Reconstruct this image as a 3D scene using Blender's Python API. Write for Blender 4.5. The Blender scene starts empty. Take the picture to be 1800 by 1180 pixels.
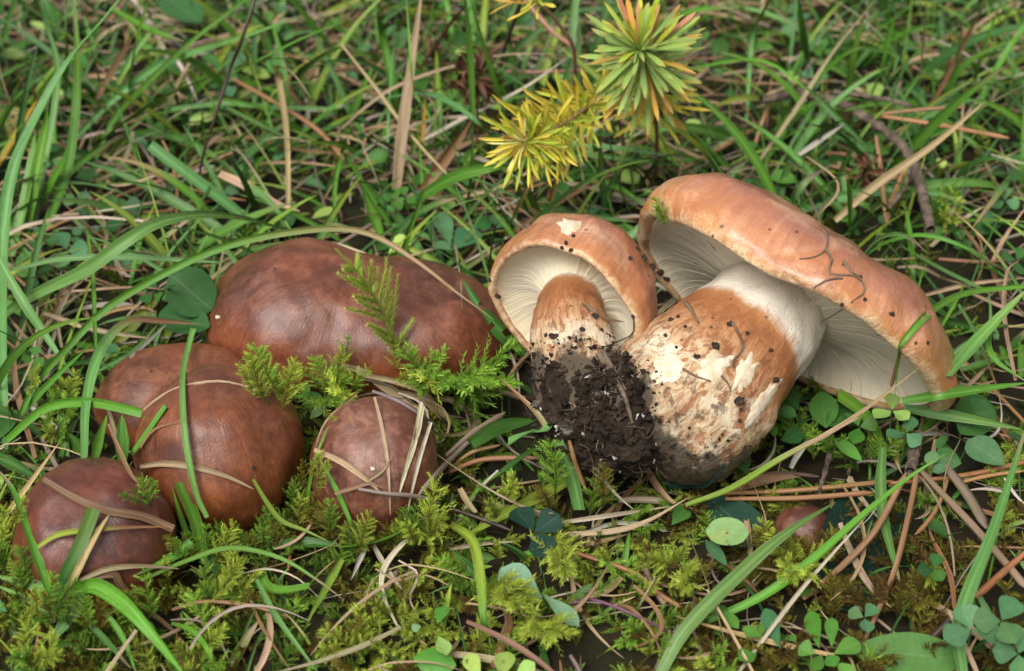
import bpy, math, random
import numpy as np
from mathutils import Vector, noise as mnoise
from mathutils.bvhtree import BVHTree

# ---------------------------------------------------------------- camera, sky, sun, exposure
# All building coordinates are centimetres; U turns them into metres.
U = 0.01
scene = bpy.context.scene
PITCH = math.radians(38.0)
DIST = 45.0
SPH, CPH = math.sin(PITCH), math.cos(PITCH)
CAM = np.array([0.0, -DIST * CPH, 2.5 + DIST * SPH])
RIGHT = np.array([1.0, 0, 0]); UPV = np.array([0, SPH, CPH]); FWD = np.array([0, CPH, -SPH])
FPX = 2793.0                                   # focal length in pixels of the 1800 px wide photograph
cam_data = bpy.data.cameras.new('camera')
cam = bpy.data.objects.new('camera', cam_data)
scene.collection.objects.link(cam)
cam.location = CAM * U
cam.rotation_euler = (math.radians(90.0) - PITCH, 0, 0)
cam_data.sensor_width = 36.0
cam_data.lens = 36.0 * FPX / 1800.0
cam_data.clip_start = 0.01
cam_data.clip_end = 100.0
cam_data.dof.use_dof = True
cam_data.dof.focus_distance = 0.425
cam_data.dof.aperture_fstop = 15.0
scene.camera = cam

SUN_EL, SUN_AZ = 58.0, 212.0                   # high soft sun behind thin cloud; azimuth clockwise from +Y
world = bpy.data.worlds.new('World'); scene.world = world; world.use_nodes = True
wn = world.node_tree; wn.nodes.clear()
sky = wn.nodes.new('ShaderNodeTexSky'); sky.sky_type = 'NISHITA'; sky.sun_disc = False
sky.sun_elevation = math.radians(SUN_EL); sky.sun_rotation = math.radians(SUN_AZ)
sky.dust_density = 6.0; sky.air_density = 1.0
hs = wn.nodes.new('ShaderNodeHueSaturation'); hs.inputs['Saturation'].default_value = 0.12
bg = wn.nodes.new('ShaderNodeBackground'); bg.inputs['Strength'].default_value = 0.072
wo = wn.nodes.new('ShaderNodeOutputWorld')
wn.links.new(sky.outputs[0], hs.inputs['Color']); wn.links.new(hs.outputs[0], bg.inputs['Color'])
wn.links.new(bg.outputs[0], wo.inputs['Surface'])
sd = bpy.data.lights.new('sun', 'SUN'); sun = bpy.data.objects.new('sun', sd); scene.collection.objects.link(sun)
sd.energy = 1.5; sd.angle = math.radians(32.0); sd.color = (1.0, 0.96, 0.9)
_a, _e = math.radians(SUN_AZ), math.radians(SUN_EL)
sdir = Vector((math.sin(_a) * math.cos(_e), math.cos(_a) * math.cos(_e), math.sin(_e)))
sun.rotation_euler = sdir.to_track_quat('Z', 'Y').to_euler()
sun.location = sdir * 3.0
scene.view_settings.view_transform = 'Standard'
scene.view_settings.look = 'None'
scene.view_settings.exposure = 1.03
scene.view_settings.gamma = 1.0
scene.view_settings.use_curve_mapping = False
scene.render.engine = 'CYCLES'
scene.cycles.use_denoising = True
scene.cycles.max_bounces = 8
scene.cycles.transparent_max_bounces = 4

rng = np.random.default_rng(7)
random.seed(7)
COL = scene.collection

# ---------------------------------------------------------------- geometry helpers
def ray(px, py):
    return FWD + RIGHT * ((px - 900.0) / FPX) + UPV * ((590.0 - py) / FPX)
def at_depth(px, py, t): return CAM + ray(px, py) * t
def at_z(px, py, z):
    d = ray(px, py); return CAM + d * ((z - CAM[2]) / d[2])
def depth_of(p): return float(np.dot(np.asarray(p) - CAM, FWD))
def to_px(p):
    q = np.asarray(p) - CAM; t = q @ FWD
    return 900 + FPX * (q @ RIGHT) / t, 590 - FPX * (q @ UPV) / t, t
def nrm(v):
    v = np.asarray(v, float); return v / (np.linalg.norm(v, axis=-1, keepdims=True) + 1e-12)
def fbm(p, s=1.0, o=3):
    return mnoise.fractal(Vector((p[0] * s, p[1] * s, p[2] * s)), 1.0, 2.0, o)
def ground_z(x, y):
    return 0.45 * mnoise.noise(Vector((x * 0.16, y * 0.16, 3.1))) + 0.12 * mnoise.noise(Vector((x * 0.7, y * 0.7, 9.0))) - 0.35

def link(o, parent=None):
    COL.objects.link(o)
    if parent is not None:
        o.parent = parent
    return o
def mesh_from(name, verts, faces, origin=(0, 0, 0), attrs=None, smooth=True):
    """verts in cm (N,3) in world axes; origin in cm; attrs: {name: (type, array per vertex)}"""
    me = bpy.data.meshes.new(name)
    v = (np.asarray(verts, float) - np.asarray(origin, float)) * U
    me.from_pydata(v.tolist(), [], faces if isinstance(faces, list) else faces.tolist())
    for k, (ty, arr) in (attrs or {}).items():
        at = me.attributes.new(k, ty, 'POINT')
        arr = np.asarray(arr, np.float32)
        at.data.foreach_set({'FLOAT': 'value', 'FLOAT_VECTOR': 'vector', 'FLOAT_COLOR': 'color'}[ty], arr.ravel())
    if smooth:
        me.polygons.foreach_set('use_smooth', [True] * len(me.polygons))
    me.update()
    return me
def put(name, me, mat, origin=(0, 0, 0), parent=None):
    o = bpy.data.objects.new(name, me)
    if mat is not None and len(me.materials) == 0:
        me.materials.append(mat)
    if parent is not None:
        o.location = (np.asarray(origin) * U - np.asarray(ORG.get(parent.name, (0, 0, 0))) * U)
    else:
        o.location = np.asarray(origin) * U
    link(o, parent); ORG[o.name] = tuple(origin)
    return o
ORG = {}
def empty(name, origin):
    o = bpy.data.objects.new(name, None); o.empty_display_size = 0.01
    o.location = np.asarray(origin) * U; link(o); ORG[o.name] = tuple(origin)
    return o
def tag(o, label, cat, group=None, kind=None):
    if label: o['label'] = label
    if cat: o['category'] = cat
    if group: o['group'] = group
    if kind: o['kind'] = kind
    return o
def grid_faces(nr, nc, wrap=True):
    i = np.arange(nr - 1)[:, None]; j = np.arange(nc if wrap else nc - 1)[None, :]
    j2 = (j + 1) % nc
    return np.stack([i * nc + j, i * nc + j2, (i + 1) * nc + j2, (i + 1) * nc + j], -1).reshape(-1, 4)
def catmull(pts, n):
    P = np.asarray(pts, float)
    if len(P) == 2:
        t = np.linspace(0, 1, n)[:, None]; return P[0] * (1 - t) + P[1] * t
    P = np.vstack([2 * P[0] - P[1], P, 2 * P[-1] - P[-2]])
    m = len(P) - 3
    s = np.linspace(0, m, n); k = np.minimum(s.astype(int), m - 1); f = (s - k)[:, None]
    a, b, c, d = P[k], P[k + 1], P[k + 2], P[k + 3]
    return 0.5 * (2 * b + (c - a) * f + (2 * a - 5 * b + 4 * c - d) * f ** 2 + (3 * b - a - 3 * c + d) * f ** 3)

# ---------------------------------------------------------------- material helpers
class NT:
    def __init__(s, name):
        s.m = bpy.data.materials.new(name); s.m.use_nodes = True; s.t = s.m.node_tree; s.t.nodes.clear()
        s.out = s.t.nodes.new('ShaderNodeOutputMaterial')
    def n(s, ty, ins=None, **props):
        nd = s.t.nodes.new('ShaderNode' + ty)
        for k, v in props.items(): setattr(nd, k, v)
        for k, v in (ins or {}).items(): s.set(nd.inputs[k], v)
        return nd
    def set(s, sock, v):
        if isinstance(v, bpy.types.NodeSocket): s.t.links.new(v, sock)
        elif isinstance(v, (tuple, list)) and sock.type == 'RGBA' and len(v) == 3: sock.default_value = (*v, 1)
        else: sock.default_value = v
    def attr(s, name, out='Fac'): return s.n('Attribute', attribute_name=name).outputs[out]
    def obj(s): return s.n('TexCoord').outputs['Object']
    def noise(s, vec, scale, detail=3.0, rough=0.55, dist=0.0):
        return s.n('TexNoise', {'Vector': vec, 'Scale': scale, 'Detail': detail, 'Roughness': rough, 'Distortion': dist}).outputs['Fac']
    def math(s, op, a, b=0.0, c=0.0, clamp=False):
        nd = s.n('Math', {0: a, 1: b, 2: c}, operation=op); nd.use_clamp = clamp; return nd.outputs[0]
    def vmul(s, v, k): return s.n('VectorMath', {0: v, 1: k}, operation='MULTIPLY').outputs[0]
    def rng(s, v, a, b, c=0.0, d=1.0):
        return s.n('MapRange', {'Value': v, 'From Min': a, 'From Max': b, 'To Min': c, 'To Max': d}).outputs[0]
    def mix(s, f, a, b, mode='MIX'):
        nd = s.n('Mix', data_type='RGBA', blend_type=mode); nd.clamp_factor = True
        for k, v in ((0, f), (6, a), (7, b)): s.set(nd.inputs[k], v)
        return nd.outputs[2]
    def ramp(s, f, stops):
        nd = s.n('ValToRGB', {'Fac': f}); e = nd.color_ramp.elements
        while len(e) > 1: e.remove(e[-1])
        for i, (p, c) in enumerate(stops):
            q = e[0] if i == 0 else e.new(p)
            q.position = p; q.color = (*c, 1) if not isinstance(c, (int, float)) else (c, c, c, 1)
        return nd.outputs['Color']
    def bump(s, h, strength=0.3, dist=0.0005, normal=None):
        ins = {'Height': h, 'Strength': strength, 'Distance': dist}
        if normal is not None: ins['Normal'] = normal
        return s.n('Bump', ins).outputs[0]
    def bsdf(s, color, rough=0.5, normal=None, spec=0.5, transl=0.0, sss=0.0, coat=0.0, tcol=None):
        ins = {'Base Color': color, 'Roughness': rough, 'Specular IOR Level': spec}
        if normal is not None: ins['Normal'] = normal
        if sss: ins.update({'Subsurface Weight': sss, 'Subsurface Radius': (0.004, 0.002, 0.001), 'Subsurface Scale': 1.0})
        if coat: ins.update({'Coat Weight': coat, 'Coat Roughness': 0.25})
        b = s.n('BsdfPrincipled', ins).outputs[0]
        if transl:
            tr = s.n('BsdfTranslucent', {'Color': tcol if tcol is not None else color}).outputs[0]
            b = s.n('MixShader', {0: transl, 1: b, 2: tr}).outputs[0]
        s.t.links.new(b, s.out.inputs['Surface'])
        return s.m

def m_brown_cap(name, dark, mid, tan, orange, seed):
    k = NT(name)
    o = k.n('Mapping', {'Vector': k.obj(), 'Location': (seed, seed * 0.7, 0)}).outputs[0]
    rad = k.attr('radial', 'Vector')
    fib = k.noise(k.vmul(rad, (38, 38, 1.6)), 1.0, 4.0, 0.6)
    fib2 = k.noise(k.vmul(rad, (110, 110, 6)), 1.0, 2.0, 0.6)
    big = k.noise(o, 42, 3.0, 0.55, 0.4)
    med = k.noise(o, 150, 4.0, 0.6, 0.5)
    th = k.n('SeparateXYZ', {0: rad}).outputs[2]
    c = k.mix(k.rng(big, 0.36, 0.64), dark, mid)
    c = k.mix(k.rng(med, 0.45, 0.75, 0, 0.65), c, tan)
    low = k.math('ADD', th, k.math('MULTIPLY', k.math('SUBTRACT', big, 0.5), 0.9))
    c = k.mix(k.rng(low, 1.0, 1.7, 0, 0.85), c, orange)
    blot = k.noise(o, 75, 5.0, 0.7, 1.2)
    c = k.mix(k.rng(blot, 0.58, 0.74, 0, 0.45), c, dark)
    c = k.mix(k.rng(fib, 0.30, 0.66, 0.72, 0), c, k.mix(0.36, c, (0.0, 0.0, 0.0)))
    c = k.mix(k.rng(fib2, 0.50, 0.75, 0, 0.25), c, tan)
    mot = k.noise(o, 480, 4.0, 0.7, 0.5)
    c = k.mix(k.rng(mot, 0.5, 0.66, 0, 0.5), c, dark)
    c = k.mix(k.rng(mot, 0.30, 0.44, 0.35, 0), c, tan)
    sp = k.n('TexVoronoi', {'Vector': o, 'Scale': 130.0}).outputs['Distance']
    c = k.mix(k.rng(sp, 0.05, 0.09, 0.85, 0), c, (0.03, 0.015, 0.01))
    h = k.math('ADD', k.math('MULTIPLY', fib2, 0.6), k.noise(o, 1600, 3.0, 0.7))
    h = k.math('ADD', h, k.math('MULTIPLY', fib, 0.8))
    r = k.rng(k.noise(o, 220, 3.0), 0.3, 0.7, 0.30, 0.48)
    return k.bsdf(c, r, k.bump(h, 0.30, 0.00045), spec=0.5, sss=0.06, coat=0.04)

def m_pale_cap(name, seed, shift=0.0):
    k = NT(name)
    o = k.n('Mapping', {'Vector': k.obj(), 'Location': (seed, 0, seed)}).outputs[0]
    rad = k.attr('radial', 'Vector')
    s = k.n('SeparateXYZ', {0: rad}).outputs[2]
    fib = k.noise(k.vmul(rad, (26, 26, 1.3)), 1.0, 4.0, 0.6)
    fib2 = k.noise(k.vmul(rad, (120, 120, 8)), 1.0, 2.0, 0.6)
    med = k.noise(o, 90, 4.0, 0.6, 0.5)
    sj = k.math('ADD', s, k.math('MULTIPLY', k.math('SUBTRACT', k.noise(o, 170, 4.0, 0.65), 0.5), 0.30))
    c = k.ramp(sj, [(0.0, (0.20, 0.075, 0.045)), (0.36, (0.25, 0.092, 0.058)), (0.46, (0.37, 0.15, 0.09)),
                    (0.56, (0.49, 0.215, 0.105)), (0.66, (0.48, 0.195, 0.072)), (0.72, (0.57, 0.30, 0.12)), (0.78, (0.68, 0.48, 0.27)), (0.86, (0.72, 0.56, 0.36)), (0.93, (0.64, 0.42, 0.20)), (1.0, (0.52, 0.27, 0.09))])
    c = k.mix(k.rng(med, 0.47, 0.68, 0, 0.85), c, (0.40, 0.145, 0.05))
    c = k.mix(k.rng(k.noise(o, 38, 4.0, 0.6, 0.8), 0.54, 0.66, 0, 0.7), c, (0.26, 0.095, 0.055))
    c = k.mix(k.rng(k.noise(o, 62, 4.0, 0.6, 0.6), 0.50, 0.66, 0, 0.75), c, (0.62, 0.38, 0.235))
    c = k.mix(k.rng(fib, 0.30, 0.55, 0.42, 0), c, (0.30, 0.11, 0.05))
    c = k.mix(k.math('MULTIPLY', k.rng(s, 0.4, 0.52), k.rng(fib, 0.58, 0.74, 0, 0.38)), c, (0.68, 0.47, 0.34))
    pits = k.n('TexVoronoi', {'Vector': o, 'Scale': 1100.0}).outputs['Distance']
    rimz = k.rng(sj, 0.66, 0.76, 0, 1)
    c = k.mix(k.math('MULTIPLY', rimz, k.rng(pits, 0.12, 0.4, 0.75, 0)), c, (0.34, 0.15, 0.05))
    c = k.mix(k.math('MULTIPLY', rimz, k.rng(k.noise(o, 420, 3.0), 0.5, 0.7, 0, 0.7)), c, (0.72, 0.56, 0.36))
    sp = k.n('TexVoronoi', {'Vector': o, 'Scale': 150.0}).outputs['Distance']
    c = k.mix(k.rng(sp, 0.05, 0.10, 0.9, 0), c, (0.05, 0.03, 0.02))
    h = k.math('ADD', k.math('MULTIPLY', fib2, 0.5), k.math('MULTIPLY', k.noise(o, 900, 4.0, 0.7), 1.2))
    h = k.math('ADD', h, k.math('MULTIPLY', k.math('MULTIPLY', rimz, pits), 0.7))
    h = k.math('ADD', h, k.math('MULTIPLY', fib, 0.8))
    return k.bsdf(c, k.rng(k.noise(o, 200, 3.0), 0.3, 0.7, 0.24, 0.42), k.bump(h, 0.4, 0.0006), spec=0.55, sss=0.08, coat=0.35)

def m_gills():
    k = NT('gill_flesh')
    o = k.obj(); g = k.attr('gill'); s = k.attr('rad')
    c = k.mix(k.noise(o, 120, 3.0), (0.78, 0.67, 0.47), (0.84, 0.76, 0.58))
    c = k.mix(k.rng(k.noise(o, 60, 4.0), 0.55, 0.75, 0, 0.5), c, (0.55, 0.42, 0.25))
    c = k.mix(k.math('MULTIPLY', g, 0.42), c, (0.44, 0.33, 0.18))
    return k.bsdf(c, 0.6, spec=0.3, sss=0.15)

def m_stem():
    k = NT('stem_skin')
    o = k.obj(); t = k.attr('tlen'); rad = k.attr('radial', 'Vector')
    fib = k.noise(k.vmul(rad, (16, 16, 1.2)), 1.0, 4.0, 0.65)
    fuzz = k.noise(k.vmul(rad, (60, 60, 2.0)), 1.0, 3.0, 0.7)
    med = k.noise(o, 110, 5.0, 0.65, 0.6)
    tj = k.math('ADD', t, k.math('ADD', k.math('MULTIPLY', k.math('SUBTRACT', fuzz, 0.5), 0.05), k.math('MULTIPLY', k.math('SUBTRACT', med, 0.5), 0.10)))
    c = k.ramp(tj, [(0.0, (0.66, 0.58, 0.46)), (0.265, (0.74, 0.67, 0.56)), (0.305, (0.42, 0.19, 0.07)), (0.38, (0.32, 0.115, 0.038)),
                    (0.46, (0.47, 0.22, 0.09)), (0.54, (0.56, 0.33, 0.17)), (0.62, (0.64, 0.48, 0.29)), (0.8, (0.66, 0.54, 0.34)), (1.0, (0.38, 0.29, 0.17))])
    c = k.mix(k.math('MULTIPLY', k.rng(t, 0.31, 0.36), k.rng(fib, 0.35, 0.62, 0.6, 0)), c, (0.36, 0.15, 0.06))
    scl = k.noise(k.vmul(rad, (7, 7, 2.2)), 1.0, 6.0, 0.72, 0.8)
    c = k.mix(k.math('MULTIPLY', k.rng(t, 0.31, 0.36), k.rng(scl, 0.47, 0.58, 0, 0.9)), c, (0.29, 0.10, 0.034))
    c = k.mix(k.math('MULTIPLY', k.rng(t, 0.45, 0.65), k.rng(k.noise(o, 120, 6.0, 0.75, 0.4), 0.52, 0.57, 0, 0.85)), c, (0.70, 0.60, 0.43))
    dn = k.math('ADD', k.attr('dirt'), k.math('MULTIPLY', k.math('SUBTRACT', k.noise(o, 200, 6.0, 0.75), 0.5), 1.3))
    c = k.mix(k.rng(dn, 0.42, 0.62, 0, 0.95), c, k.mix(k.noise(o, 500, 5.0, 0.7), (0.02, 0.014, 0.01), (0.14, 0.10, 0.065)))
    dirt = k.noise(o, 260, 5.0, 0.7, 0.3)
    c = k.mix(k.math('MULTIPLY', k.rng(t, 0.28, 0.95, 0.0, 1.0), k.rng(dirt, 0.54, 0.60, 0, 0.95)), c, (0.035, 0.025, 0.018))
    c = k.mix(k.math('MULTIPLY', k.rng(t, 0.7, 1.0, 0, 0.9), k.rng(k.noise(o, 90, 5.0, 0.7), 0.42, 0.6)), c, (0.06, 0.05, 0.035))
    sp = k.n('TexVoronoi', {'Vector': o, 'Scale': 190.0}).outputs['Distance']
    c = k.mix(k.math('MULTIPLY', k.rng(t, 0.24, 0.34), k.rng(sp, 0.06, 0.12, 0.95, 0)), c, (0.05, 0.028, 0.018))
    h = k.math('ADD', k.math('MULTIPLY', fuzz, 0.7), k.noise(o, 700, 4.0, 0.7))
    h = k.math('ADD', h, k.math('MULTIPLY', scl, 2.0))
    return k.bsdf(c, 0.5, k.bump(h, 0.6, 0.0010), spec=0.35, sss=0.08)

def m_noise(name, c1, c2, scale, rough=0.8, bumpd=0.001, spec=0.3, strength=0.6):
    k = NT(name); o = k.obj()
    f = k.noise(o, scale, 5.0, 0.7)
    return k.bsdf(k.mix(k.rng(f, 0.35, 0.65), c1, c2), rough, k.bump(k.noise(o, scale * 2.5, 5.0, 0.7), strength, bumpd), spec=spec)

def m_clump():
    k = NT('clinging_soil'); o = k.obj()
    f = k.noise(o, 220, 6.0, 0.75)
    c = k.mix(k.rng(f, 0.35, 0.68), (0.010, 0.007, 0.005), (0.105, 0.070, 0.045))
    c = k.mix(k.rng(k.noise(o, 130, 5.0, 0.7, 0.5), 0.59, 0.66, 0, 0.8), c, (0.42, 0.36, 0.29))
    return k.bsdf(c, 0.9, k.bump(k.noise(o, 600, 6.0, 0.8), 1.0, 0.003), spec=0.2)

def m_ground():
    k = NT('soil_and_moss'); o = k.obj()
    f = k.noise(o, 60, 6.0, 0.7); g = k.noise(o, 25, 4.0, 0.6)
    c = k.mix(k.rng(f, 0.35, 0.65), (0.010, 0.007, 0.004), (0.032, 0.022, 0.011))
    c = k.mix(k.rng(g, 0.45, 0.65, 0, 0.6), c, (0.022, 0.03, 0.008))
    return k.bsdf(c, 0.9, k.bump(k.noise(o, 300, 6.0, 0.75), 0.8, 0.002), spec=0.2)

def m_strip(name, transl, rough, fleck, spec, grain=0.55):
    """blades, straws, needles: colour is the plant's own colour per vertex, grain runs along the length"""
    k = NT(name); c = k.attr('col', 'Color'); uvw = k.attr('uvw', 'Vector')
    vein = k.noise(k.vmul(uvw, (9.0, 0.35, 37.0)), 1.0, 3.0, 0.7)
    blot = k.noise(k.vmul(uvw, (1.2, 1.6, 53.0)), 1.0, 4.0, 0.65)
    c2 = k.mix(k.rng(vein, 0.3, 0.65, grain, 0.0), c, k.mix(0.65, c, (0, 0, 0)))
    c2 = k.mix(k.rng(vein, 0.55, 0.8, 0.0, 0.35), c2, k.mix(0.35, c, (1, 1, 1)))
    c2 = k.mix(k.rng(blot, 0.58, 0.72, 0.0, fleck), c2, (0.14, 0.085, 0.045))
    nrmv = k.bump(vein, 0.45, 0.0003)
    return k.bsdf(c2, rough, nrmv, spec=spec, transl=transl)

def m_leaf(name, transl, rough=0.45, spots=False, clean=False):
    k = NT(name); c = k.attr('col', 'Color'); uvw = k.attr('uvw', 'Vector')
    sx = k.n('SeparateXYZ', {0: uvw})
    a = k.math('ABSOLUTE', sx.outputs[0])
    v = k.math('ADD', k.math('MULTIPLY', sx.outputs[1], 12.0), k.math('MULTIPLY', a, -6.0))
    side = k.math('PINGPONG', v, 0.5)
    o = k.obj()
    c2 = k.mix(k.rng(k.noise(o, 300, 4.0, 0.65), 0.35, 0.7, 0.0, 0.45), c, k.mix(0.5, c, (0, 0, 0)))
    c2 = k.mix(k.rng(side, 0.0, 0.12, 0.25, 0.0), c2, k.mix(0.06, c, (0.6, 0.7, 0.4)))
    c2 = k.mix(k.rng(a, 0.02, 0.06, 0.5, 0.0), c2, k.mix(0.10, c, (0.6, 0.7, 0.4)))
    if clean: c2 = k.mix(k.rng(sx.outputs[1], 0.8, 1.0, 0, 0.5), c, (0.62, 0.36, 0.12))
    else: c2 = k.mix(k.rng(k.noise(o, 130, 5.0, 0.7), 0.62, 0.74, 0, 0.7), c2, (0.10, 0.08, 0.03))
    if spots:
        c2 = k.mix(k.rng(k.noise(o, 160, 3.0), 0.54, 0.66, 0, 0.6), c2, (0.36, 0.38, 0.10))
        c2 = k.mix(k.math('MULTIPLY', k.rng(k.noise(o, 150, 2.0), 0.45, 0.55), k.rng(k.n('TexVoronoi', {'Vector': o, 'Scale': 420.0}).outputs['Distance'], 0.14, 0.30, 0.9, 0)), c2, (0.05, 0.06, 0.04))
    h = k.math('ADD', k.math('MULTIPLY', side, 0.5), k.noise(o, 900, 2.0))
    return k.bsdf(c2, rough, k.bump(h, 0.3, 0.0004), spec=0.22, transl=transl)

def m_moss():
    k = NT('feather_moss'); c = k.attr('col', 'Color')
    f = k.n('ObjectInfo').outputs['Random']
    c2 = k.mix(k.math('MULTIPLY', f, 0.25), c, (0.10, 0.14, 0.015))
    return k.bsdf(c2, 0.6, spec=0.25, transl=0.38)

MAT = dict(
    ground=m_ground(),
    brown1=m_brown_cap('brown_cap_skin_a', (0.070, 0.022, 0.014), (0.190, 0.054, 0.025), (0.30, 0.120, 0.066), (0.25, 0.066, 0.017), 0.3),
    brown2=m_brown_cap('brown_cap_skin_b', (0.066, 0.021, 0.013), (0.185, 0.053, 0.022), (0.31, 0.122, 0.056), (0.27, 0.074, 0.018), 1.1),
    brown3=m_brown_cap('brown_cap_skin_c', (0.050, 0.016, 0.011), (0.145, 0.035, 0.018), (0.22, 0.080, 0.046), (0.15, 0.032, 0.013), 2.3),
    brown4=m_brown_cap('brown_cap_skin_d', (0.08, 0.026, 0.017), (0.215, 0.074, 0.042), (0.43, 0.22, 0.14), (0.15, 0.036, 0.016), 3.9),
    pale1=m_pale_cap('tan_cap_skin_a', 0.2), pale2=m_pale_cap('tan_cap_skin_b', 1.4),
    gills=m_gills(), stem=m_stem(),
    white=m_noise('peeled_white_flesh', (0.50, 0.37, 0.22), (0.70, 0.63, 0.50), 260, 0.7, 0.0005, 0.3, 0.4),
    soil=m_noise('dark_soil', (0.013, 0.009, 0.006), (0.085, 0.058, 0.038), 300, 0.9, 0.002, 0.25, 0.9),
    clump=m_clump(),
    root=m_noise('fine_root', (0.10, 0.065, 0.04), (0.2, 0.15, 0.10), 300, 0.7),
    myc=m_noise('pale_mycelium', (0.45, 0.42, 0.38), (0.6, 0.57, 0.5), 600, 0.8),
    blade=m_strip('grass_skin', 0.28, 0.42, 0.35, 0.30),
    straw=m_strip('dry_grass_skin', 0.10, 0.6, 0.65, 0.35, 0.95),
    needle=m_strip('needle_skin', 0.0, 0.5, 0.75, 0.4),
    leaf=m_leaf('leaf_skin', 0.22), spurge=m_leaf('spurge_leaf_skin', 0.3, 0.5, clean=True), leafspot=m_leaf('spotted_leaf_skin', 0.2, spots=True), moss=m_moss(),
    twig=m_noise('twig_bark', (0.05, 0.035, 0.025), (0.20, 0.15, 0.11), 350, 0.85, 0.0015),
)
# ---------------------------------------------------------------- ground
def make_ground():
    xs = np.concatenate([-np.geomspace(200, 34, 8)[:-1], np.linspace(-32, 32, 110), np.geomspace(34, 200, 8)[1:]])
    ys = np.concatenate([-np.geomspace(150, 20, 8)[:-1], np.linspace(-19, 45, 110), np.geomspace(48, 400, 9)[1:]])
    V = np.array([(x, y, ground_z(x, y)) for y in ys for x in xs])
    o = put('ground', mesh_from('ground', V, grid_faces(len(ys), len(xs), False)), MAT['ground'])
    tag(o, 'dark mossy soil under grass and mushrooms', 'ground', kind='structure')
    return V
GV = make_ground()

# ---------------------------------------------------------------- mushrooms
BV, BF = [], []                                    # everything solid, for resting things on it
def solid(V, F):
    n = sum(len(v) for v in BV); BV.append(np.asarray(V)); BF.append(np.asarray(F) + n)

def ell_sdf(p, c, r, rz):
    q = p - c
    ca, sa = math.cos(rz), math.sin(rz)
    q = np.stack([q[:, 0] * ca + q[:, 1] * sa, -q[:, 0] * sa + q[:, 1] * ca, q[:, 2]], -1)
    r = np.asarray(r, float)
    k0 = np.linalg.norm(q / r, axis=1); k1 = np.linalg.norm(q / r ** 2, axis=1) + 1e-9
    return k0 * (k0 - 1) / k1
def smin(a, b, k):
    h = np.clip(0.5 + 0.5 * (b - a) / k, 0, 1)
    return b * (1 - h) + a * h - k * h * (1 - h)
def blob(lobes, k, center, nth=72, nph=128, bump=0.05, seed=0.0, bscale=0.55, oct=3):
    th = np.linspace(0.0, math.pi, nth); ph = np.linspace(0, 2 * math.pi, nph, endpoint=False)
    T, P = np.meshgrid(th, ph, indexing='ij')
    d = np.stack([np.sin(T) * np.cos(P), np.sin(T) * np.sin(P), np.cos(T)], -1).reshape(-1, 3)
    r = np.full(len(d), 9.0)
    for _ in range(70):
        p = center + d * r[:, None]
        s = None
        for (c, rr, rz) in lobes:
            e = ell_sdf(p, c, rr, rz); s = e if s is None else smin(s, e, k)
        r = np.maximum(r - s * 0.7, 0.05)
    if bump:
        p = center + d * r[:, None]
        r = r + bump * np.array([fbm(q + seed, bscale, oct) for q in p])
    p = center + d * r[:, None]
    radial = np.stack([np.cos(P), np.sin(P), T], -1).reshape(-1, 3)
    return p, grid_faces(nth, nph), radial

def brown_mushroom(lobes_px, k, mat, label, bump, seed, stem_r):
    lobes = [(at_z(px, py, z), r, math.radians(a)) for (px, py, z, r, a) in lobes_px]
    w = np.array([r[0] * r[1] for _, r, _ in lobes]); w /= w.sum()
    cen = sum(c * wi for (c, _, _), wi in zip(lobes, w)); cen = cen + np.array([0, 0, -0.1])
    V, F, rad = blob(lobes, k, cen, bump=bump, seed=seed)
    base = np.array([cen[0], cen[1], ground_z(cen[0], cen[1]) - 0.6])
    root = empty('mushroom', base)
    tag(root, label, 'mushroom', 'brown mushrooms growing in the moss')
    put('cap', mesh_from('cap', V, F, base, {'radial': ('FLOAT_VECTOR', rad)}), mat, base, root)
    solid(V, F)
    # short pale stem under the cap, mostly sunk in the moss
    t = np.linspace(0, 1, 10); ph = np.linspace(0, 2 * math.pi, 32, endpoint=False)
    top = cen + np.array([0, 0, -0.6])
    S = []
    for ti in t:
        c = top * (1 - ti) + base * ti
        rr = stem_r * (1.0 + 0.15 * math.sin(ti * 3.0))
        S += [(c[0] + rr * math.cos(a), c[1] + rr * math.sin(a), c[2]) for a in ph]
    rads = np.array([(math.cos(a), math.sin(a), ti * 2) for ti in t for a in ph])
    put('stem', mesh_from('stem', np.array(S), grid_faces(10, 32), base,
        {'radial': ('FLOAT_VECTOR', rads), 'tlen': ('FLOAT', np.repeat(0.3 + 0.5 * t, 32))}), MAT['stem'], base, root)
    return root

brown_mushroom([(533, 560, 1.0, (2.98, 2.75, 2.22), 0), (742, 580, 0.8, (2.55, 2.35, 1.78), -8), (645, 588, 0.7, (2.8, 2.3, 1.86), 0)], 0.95, MAT['brown1'],
               'wide saddle-backed reddish brown cap, largest of the brown ones, behind a tall moss shoot', 0.20, 2.0, 1.4)
brown_mushroom([(316, 702, 0.9, (2.42, 1.95, 1.38), 0), (388, 788, 1.15, (2.27, 2.5, 2.18), 0)], 0.28, MAT['brown2'],
               'double-lobed brown cap with a crease, crossed by one upright grass blade', 0.17, 11.0, 1.2)
brown_mushroom([(158, 948, 1.0, (1.95, 2.2, 2.0), 0), (205, 968, 0.8, (1.38, 1.7, 1.5), 0)], 0.6, MAT['brown3'],
               'dark reddish brown cap with brown dead leaves lying across it', 0.17, 23.0, 1.0)
brown_mushroom([(658, 822, 1.0, (1.74, 1.85, 1.86), 0)], 0.3, MAT['brown4'],
               'small shiny brown cap with bleached straws lying down over it', 0.11, 31.0, 0.9)
brown_mushroom([(1412, 934, -0.5, (0.8, 0.85, 0.75), 0)], 0.3, MAT['brown4'],
               'pinkish young cap just peeking from litter beside a dark broad leaf', 0.06, 41.0, 0.4)

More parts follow.
